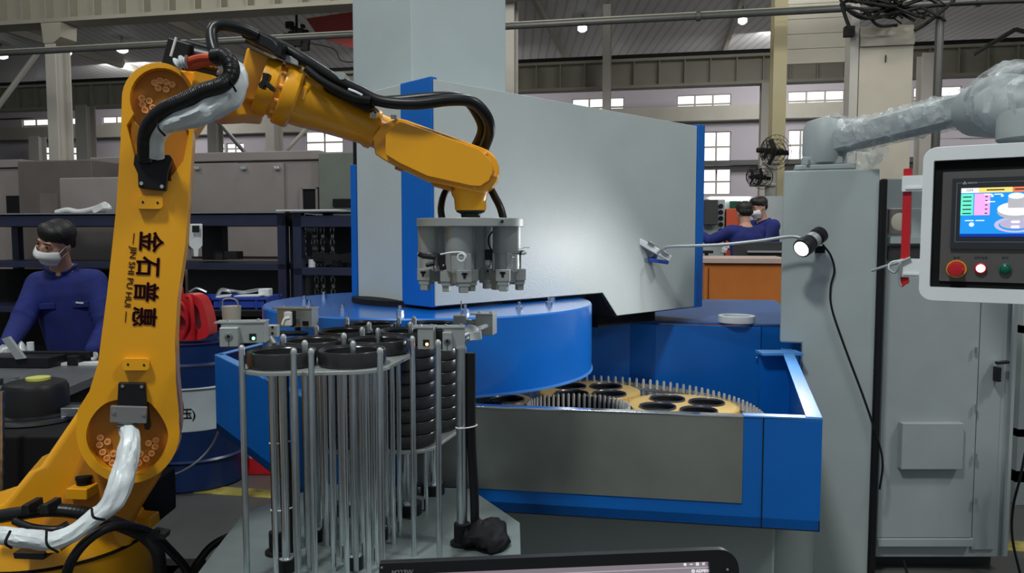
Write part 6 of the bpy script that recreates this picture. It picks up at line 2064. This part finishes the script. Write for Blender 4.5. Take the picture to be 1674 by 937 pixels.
# fine guide rods round the shafts
for key, (x, y) in st_.items():
    top = ZP1 - .008 if key in 'ABCD' else ZP2 - .008
    sr = .0085 if key in 'ABCD' else .0165
    s_ = MB(); s_.lathe([(.0, ZB), (sr * 1.8, ZB), (sr * 1.8, ZB + .030), (sr, ZB + .032), (sr, top), (0, top)], (x, y, 0), n=24)
    ob('lift_shaft', s_, M['chrome'], rk)
    s_ = MB(); s_.lathe([(sr, ZB + .0), (sr * 2.05, ZB + .0), (sr * 2.05, ZB + .028), (sr, ZB + .028)], (x, y, 0), n=24, closed=True)
    ob('shaft_collar', s_, M['black_metal'], rk)
    if key in 'ABCDF':
        nr = 6 if key in 'ABCD' else 4
        for k in range(nr):
            a = 2 * PI * k / nr + .35
            c = Vector((x + .046 * math.cos(a), y + .046 * math.sin(a), 0))
            if key in 'AC' and c.x < x - .01: continue
            s_ = MB(); s_.cyl((c.x, c.y, ZB), (c.x, c.y, top), .0058, n=12); ob('guide_rod', s_, M['chrome'], rk)
# outer rods with domed tips
tips = [(395, 565), (463, 547), (480, 570), (508.5, 570), (498, 557), (517, 532), (567, 519), (562, 545), (592, 535.5), (577, 558), (603, 527), (618, 537), (652, 518), (677, 518), (671, 527), (621, 569), (674, 550), (716, 556)]
for px, py in tips:
    p = PZ(px, py, ZTOP + .018)
    r = .0062
    s_ = MB(); s_.lathe([(r, ZB), (r, p.z - .008), (r * .92, p.z - .004), (r * .6, p.z - .001), (0, p.z)], (p.x, p.y, 0), n=16)
    ro = ob('outer_rod', s_, M['rod_steel'], rk)
    s_ = MB(); s_.lathe([(r * 1.05, p.z - .010), (r * 1.05, p.z - .007), (r * .9, p.z - .002), (r * .5, p.z + .001), (0, p.z + .002)], (p.x, p.y, 0), n=16)
    ob('rod_tip', s_, M['alu'], ro)
# ring stacks
names = {'A': 'front left', 'B': 'front right', 'C': 'second row left', 'D': 'second row right', 'E': 'third row left', 'F': 'third row right', 'G': 'rear left', 'H': 'rear right'}
src = None
ords = ['topmost', 'second from the top', 'third from the top', 'fourth from the top', 'fifth from the top', 'sixth from the top', 'seventh from the top', 'eighth from the top', 'lowest']
for key, (x, y) in st_.items():
    cnt = 9 if key in 'EFH' else (9 if key == 'G' else 1)
    for k in range(cnt):
        z = ZTOP - .0325 - k * .0325
        if key == 'G' and k > 0 and k < 8 and False: continue
        lab = ('single black ring at the %s place of the rod rack' % names[key]) if cnt == 1 else ('black ring in the %s stack of the rod rack, %s' % (names[key], ords[k]))
        c = Vector((x, y, z))
        if src is None:
            mm = MB(); mm.lathe([(.0605, .001), (.0685, .0), (.0700, .0025), (.0712, .0035), (.0712, .0300), (.0698, .0322), (.0665, .0322), (.0655, .0300), (.0620, .0290), (.0605, .0270)], c, n=56, closed=True)
            src = ob('black_ring', mm, M['ring_black'], label=lab, cat='ring', group='rings in the rod rack', origin=c)
        else:
            copy_thing(src, c - W[src.name], lab, 'rings in the rod rack')

# ---- sensor posts and sensor boxes
def post(px, py_top, py_base, y, r, label, ties):
    p0 = P(px, py_top, y)
    t = thing('sensor_post', label, 'post', (p0.x, p0.y, ZB))
    s_ = MB(); s_.cyl((p0.x, p0.y, ZB), (p0.x, p0.y, p0.z), r, n=20); ob('rod', s_, M['rod_steel'], t)
    s_ = MB(); s_.lathe([(r, ZB), (.028, ZB), (.028, ZB + .006), (.019, ZB + .008), (.019, ZB + .05), (r, ZB + .052)], (p0.x, p0.y, 0), n=24, closed=True); ob('collar', s_, M['black_matte'], t)
    hx = r + .010
    s_ = MB(); s_.tube(smooth_path([(p0.x + .03, p0.y + .01, ZB), (p0.x + hx + .006, p0.y + .004, ZB + .12), (p0.x + hx, p0.y, ZB + .25), (p0.x + hx, p0.y, p0.z - .06), (p0.x + hx + .0, p0.y, p0.z - .01)], 8), .0105, 12); ob('black_cable', s_, M['black_rubber'], t)
    for ty in ties:
        z = P(px, ty, y).z
        s_ = MB(); s_.tube([Vector((p0.x + hx * .5 + (r + .012) * math.cos(q), p0.y + (r + .004) * math.sin(q), z + .003 * math.cos(q))) for q in [2 * PI * k / 20 for k in range(20)]], .0016, 6, closed=True); ob('white_tie', s_, M['white_plastic'], t)
    return p0


pA = post(447, 560, 900, 1.695, .0125, 'thick left sensor post with black cable tied to it', (722, 831))
pB_ = post(754, 570, 905, 1.745, .0125, 'thick right sensor post with black cable tied to it', (697, 874))


def sensor(name, label, c, size, yaw_, led=None, front=True, post_top=None):
    t = thing('sensor_box', label, 'sensor', c, None)
    c = Vector(c)
    e = Vector((math.cos(yaw_), math.sin(yaw_), 0)); n_ = Vector((-math.sin(yaw_), math.cos(yaw_), 0))
    s_ = MB(); s_.obox(c, size, e); ob('case', s_, M['alu_plate'], t, bevel=.002)
    s_ = MB(); s_.obox(c + Vector((0, 0, size[2] / 2 + .0015)) - e * .006, (size[0] + .014, size[1] + .004, .003), e); ob('cover_plate', s_, M['alu'], t)
    for q in (-1, 1):
        s_ = MB(); s_.lathe([(0, .006), (.003, .0055), (.004, .003), (.004, 0)], c + e * q * size[0] * .34 - n_ * size[1] * .3 + Vector((0, 0, size[2] / 2 + .003)), n=12); ob('screw_head', s_, M['chrome'], t)
    if front:
        s_ = MB(); fc = c - e * size[0] * .28 - n_ * (size[1] / 2 + .008) - Vector((0, 0, .006)); s_.obox(fc, (size[0] * .42, .018, size[2] * .95), e); cl_ = ob('clamp_block', s_, M['alu_plate'], t, bevel=.002)
        s_ = MB(); s_.lathe([(.0085, 0), (.0085, .002), (.006, .003), (0, .003)], fc - n_ * .009 + Vector((0, 0, .002)), -n_, n=20); ob('clamp_screw', s_, M['steel'], cl_)
        s_ = MB(); s_.lathe([(.004, 0), (.004, .0035), (0, .0035)], fc - n_ * .009 + Vector((0, 0, .002)), -n_, n=6); ob('hex_socket', s_, M['dark_recess'], cl_)
        s_ = MB(); s_.obox(fc - n_ * .0092 - Vector((0, 0, .012)), (.0012, .001, .014), e); ob('clamp_slit', s_, M['dark_recess'], cl_)
    if led:
        lp_ = c + e * size[0] * (.22 if front else .05) - n_ * (size[1] / 2 + .0005) - Vector((0, 0, size[2] * .18))
        s_ = MB(); s_.obox(lp_, (.014, .003, .014), e); lw = ob('lens_window', s_, M['dark_recess'], t)
        s_ = MB(); s_.ball(lp_ - n_ * .002 + e * .002 - Vector((0, 0, .003)), .0035, 10, 8); ob('indicator', s_, M[led], lw)
    return t, e, n_, c


s1 = sensor('a', 'aluminium sensor box with green light on the left post', P(401, 543, 1.66), (.092, .045, .044), .12, 'led_green')
mm = MB(); mm.cyl(P(440, 552, 1.70), pA + Vector((0, 0, -.005)), .009, n=14); mm.obox(P(446, 541, 1.72), (.026, .02, .028), (1, 0, 0)); xx = ob('mount_block', mm, M['alu'], s1[0], bevel=.002)
for y in (535, 545):
    p = P(445, y, 1.708); mm = MB(); mm.cyl(p, p + Vector((0, .004, 0)), .0028, n=8); ob('mount_hole', mm, M['dark_recess'], xx)
mm = MB(); mm.tube([P(366, 532, 1.66), P(378, 545, 1.66)], .0022, 6); ob('pin', mm, M['chrome'], s1[0])
s2 = sensor('b', 'aluminium sensor box in front of the blue disc above the ring rows', P(487, 519, 2.02), (.095, .05, .048), -.1, 'led_none' if False else None, front=False)
mm = MB(); mm.obox(P(472, 521, 1.96), (.020, .02, .036), (1, 0, 0)); mm.tube(smooth_path([P(462, 532, 1.93), P(466, 522, 1.93), P(474, 520, 1.93)], 4), .005, 8); ob('white_fitting', mm, M['white_plastic'], s2[0], bevel=.003)
mm = MB(); mm.obox(P(479, 521, 1.97), (.010, .02, .040), (1, 0, 0)); mm.obox(P(499, 529, 1.988), (.014, .004, .012), (1, 0, 0)); ob('dark_slot', mm, M['dark_recess'], s2[0])
mm = MB(); p = P(463, 536, 2.0); mm.cyl(P(500, 545, 2.03) , P(450, 545, 1.80), .007, n=12); mm.cyl(P(487, 532, 2.02), P(487, 546, 2.02), .008, n=12); ob('support_rod', mm, M['black_metal'], s2[0])
s3 = sensor('c', 'brushed sensor box with orange red light over the front rings', P(698, 552, 1.72), (.036, .045, .048), -.05, 'led_red', front=False)
s4 = sensor('d', 'aluminium sensor head with white knob on the right post', P(741, 551, 1.76), (.052, .04, .046), .1, None, front=True)
mm = MB(); mm.obox(P(717, 551, 1.75), (.026, .03, .036), (1, 0, 0)); mm.cyl(P(702, 545, 1.76), P(735, 547, 1.78), .006, n=10); ob('black_bracket', mm, M['black_metal'], s4[0], bevel=.002)
mm = MB(); mm.cyl(P(748, 560, 1.79), pB_ - Vector((0, 0, .002)), .013, n=14); ob('post_clamp', mm, M['alu'], s4[0])
s5 = sensor('e', 'rear aluminium sensor head beside the blue disc edge', P(795, 530, 1.95), (.045, .05, .052), -.2, None, front=False)
mm = MB(); mm.obox(P(752, 522, 1.95), (.032, .04, .022), (1, 0, 0)); mm.cyl(P(752, 524, 1.95), P(792, 530, 1.95), .007, n=12); ob('cross_arm', mm, M['alu_plate'], s5[0], bevel=.002)
mm = MB(); mm.ball(P(770, 540, 1.85), (.018, .016, .014), 16, 10); mm.cyl(P(766, 543, 1.84), P(796, 533, 1.93), .006, n=10); mm.obox(P(777, 549, 1.84), (.03, .02, .02), (1, 0, .1)); mm.tube(smooth_path([P(740, 560, 1.80), P(752, 552, 1.80), P(766, 545, 1.83)], 4), .004, 8); ob('white_knob', mm, M['white_plastic'], s5[0], bevel=.003)
mm = MB(); p = P(754, 512, 1.9); mm.cyl(P(754, 518, 1.95), P(754, 492, 1.95), .0016, n=8); ob('white_needle', mm, M['white_plastic'], s5[0])
mm = MB(); mm.cyl(P(758, 560, 1.90), P(780, 540, 1.94), .006, n=10); ob('support_rod', mm, M['steel'], s5[0])

# black cloth bag on the base plate
bg_ = MB(); c = PZ(796, 893, ZB)
rows = 10
bg_.loft([(c + Vector((-.012 * k / rows, 0, .003 + .048 * math.sin(k / rows * PI / 2))), Vector((.046 * (1 - (k / rows) ** 3) + .004, 0, .006 * math.sin(k * 2))), Vector((0, .050 * (1 - (k / rows) ** 3) + .003, 0))) for k in range(rows + 1)], 26)
for i, v in enumerate(bg_.v):
    nn = noise.noise(v * 30) * .020 + noise.noise(v * 80) * .006
    bg_.v[i] = Vector((v.x + nn, v.y + nn, max(ZB + .001, v.z + nn * .8)))
ob('black_cloth', bg_, M['black_matte'], label='crumpled black cloth lying beside the right sensor post', cat='cloth', angle=80)

# ================================================================ MONITOR AT THE BOTTOM EDGE
my = 1.10
a, b_ = P(620, 920, my), P(1186, 897, my + .03)
mo = thing('monitor', 'black monitor seen from above its top bezel at the bottom edge', 'monitor', ((a.x + b_.x) / 2, my + .05, .50))
e = (b_ - a).normalized(); wid = (P(1206, 905, my + .03) - a).length; hgt = .32
upv_ = Vector((0, .10, 1)); upv_ = (upv_ - e * upv_.dot(e)).normalized(); nv = -e.cross(upv_)   # nv points away from the viewer


def mq(u, v, w): return a + e * u + upv_ * v + nv * w


r_ = .022
out_ = [(0.001, 0), (0, -.01), (0, -hgt), (wid, -hgt), (wid, -.03)] + [(wid - .03 + .03 * math.cos(t), -.03 + .03 * math.sin(t)) for t in [PI / 2 * k / 8 for k in range(1, 9)]]
si = [(.028, -.0175), (wid - .045, -.0175), (wid - .045, -hgt + .03), (.028, -hgt + .03)]
mm = MB(); mm.plate([out_, si], mq, -.004, .012); ob('bezel', mm, M['black_metal'], mo, bevel=.0025)
mm = MB(); mm.plate([(.01, -.01), (wid - .02, -.01), (wid - .02, -hgt + .01), (.01, -hgt + .01)], mq, .012, .03); ob('back_shell', mm, M['black_metal'], mo, bevel=.004)
mm = MB(); mm.plate(si, mq, .004, .008); dp = ob('display', mm, mat('display grey window', (.25, .22, .25), .3, emit=(.28, .24, .27), estr=.8, var=0), mo)
mm = MB(); mm.plate([(.028, -.0175), (wid - .045, -.0175), (wid - .045, -.0195), (.028, -.0195)], mq, .003, .004); ob('display_red_line', mm, mat('display red line', (.7, .12, .16), .3, emit=(.7, .12, .16), estr=.9, var=0), dp)
mm = MB(); mm.plate([(.028, -.0275), (wid - .045, -.0275), (wid - .045, -.0285), (.028, -.0285)], mq, .003, .004); ob('display_pale_line', mm, mat('display pale line', (.5, .45, .5), .3, emit=(.5, .45, .5), estr=.9, var=0), dp)
wi = mat('display white icon', (.9, .9, .95), .3, emit=(.9, .9, .95), estr=1, var=0)
for k in range(4):
    mm = MB(); x = wid - .052 - .0095 * k
    if k == 3: mm.plate(circle2(x, -.0225, .002, 12), mq, .0025, .004)
    elif k == 2: mm.plate([(x - .002, -.0222), (x + .002, -.0222), (x + .002, -.0230), (x - .002, -.0230)], mq, .0025, .004)
    elif k == 1: mm.plate([[(x - .002, -.0205), (x + .002, -.0205), (x + .002, -.0245), (x - .002, -.0245)], [(x - .0012, -.0213), (x + .0012, -.0213), (x + .0012, -.0237), (x - .0012, -.0237)]], mq, .0025, .004)
    else:
        mm.obox(mq(x, -.0225, .003), (.005, .0008, .0008), e + upv_); mm.obox(mq(x, -.0225, .003), (.005, .0008, .0008), e - upv_)
    ob('display_icon', mm, wi, dp)
text('display_lettering', '◎ ADMIN', wi, mq(wid - .058, -.033, .0025), e, upv_, .006, dp, depth=.0004)
text('model_lettering', 'M223W', mat('grey print', (.45, .45, .45), .5), mq(.034, -.0145, -.0046), e, upv_, .0095, mo, depth=.0004, bold=.0001)
mm = MB(); mm.lathe([(.0018, 0), (.0018, .001), (0, .0012)], mq(.004, -.006, -.004), -nv, n=12); ob('rivet', mm, M['chrome'], mo)
mm = MB(); mm.lathe([(.0018, 0), (.0018, .001), (0, .0012)], mq(wid - .018, -.030, -.004), -nv, n=12); ob('power_light', mm, M['alu'], mo)
mc = mq(wid / 2, -hgt * .6, .05)
mm = MB(); mm.obox(Vector((mc.x, mc.y + .03, mc.z - .02)), (.06, .05, .22), (1, 0, 0)); ob('neck', mm, M['black_metal'], mo)
lo = min(v.z for v in mm.v)
mm = MB(); mm.cbox((mc.x, mc.y, lo - .008), (.24, .18, .016)); ob('foot', mm, M['black_metal'], mo, bevel=.004)
dz = lo - .016
dk_ = thing('monitor_desk', 'desk under the monitor in front of the machine', 'desk', (mc.x, mc.y, 0))
mm = MB(); mm.cbox((mc.x, mc.y - .12, dz - .015), (.8, .5, .03)); ob('desktop', mm, M['cabinet_grey'], dk_, bevel=.003)
for sx in (-1, 1):
    for sy in (-1, 1):
        mm = MB(); mm.cbox((mc.x + sx * .37, mc.y - .12 + sy * .22, (dz - .03) / 2), (.04, .04, dz - .03)); ob('leg', mm, M['cabinet_grey'], dk_)
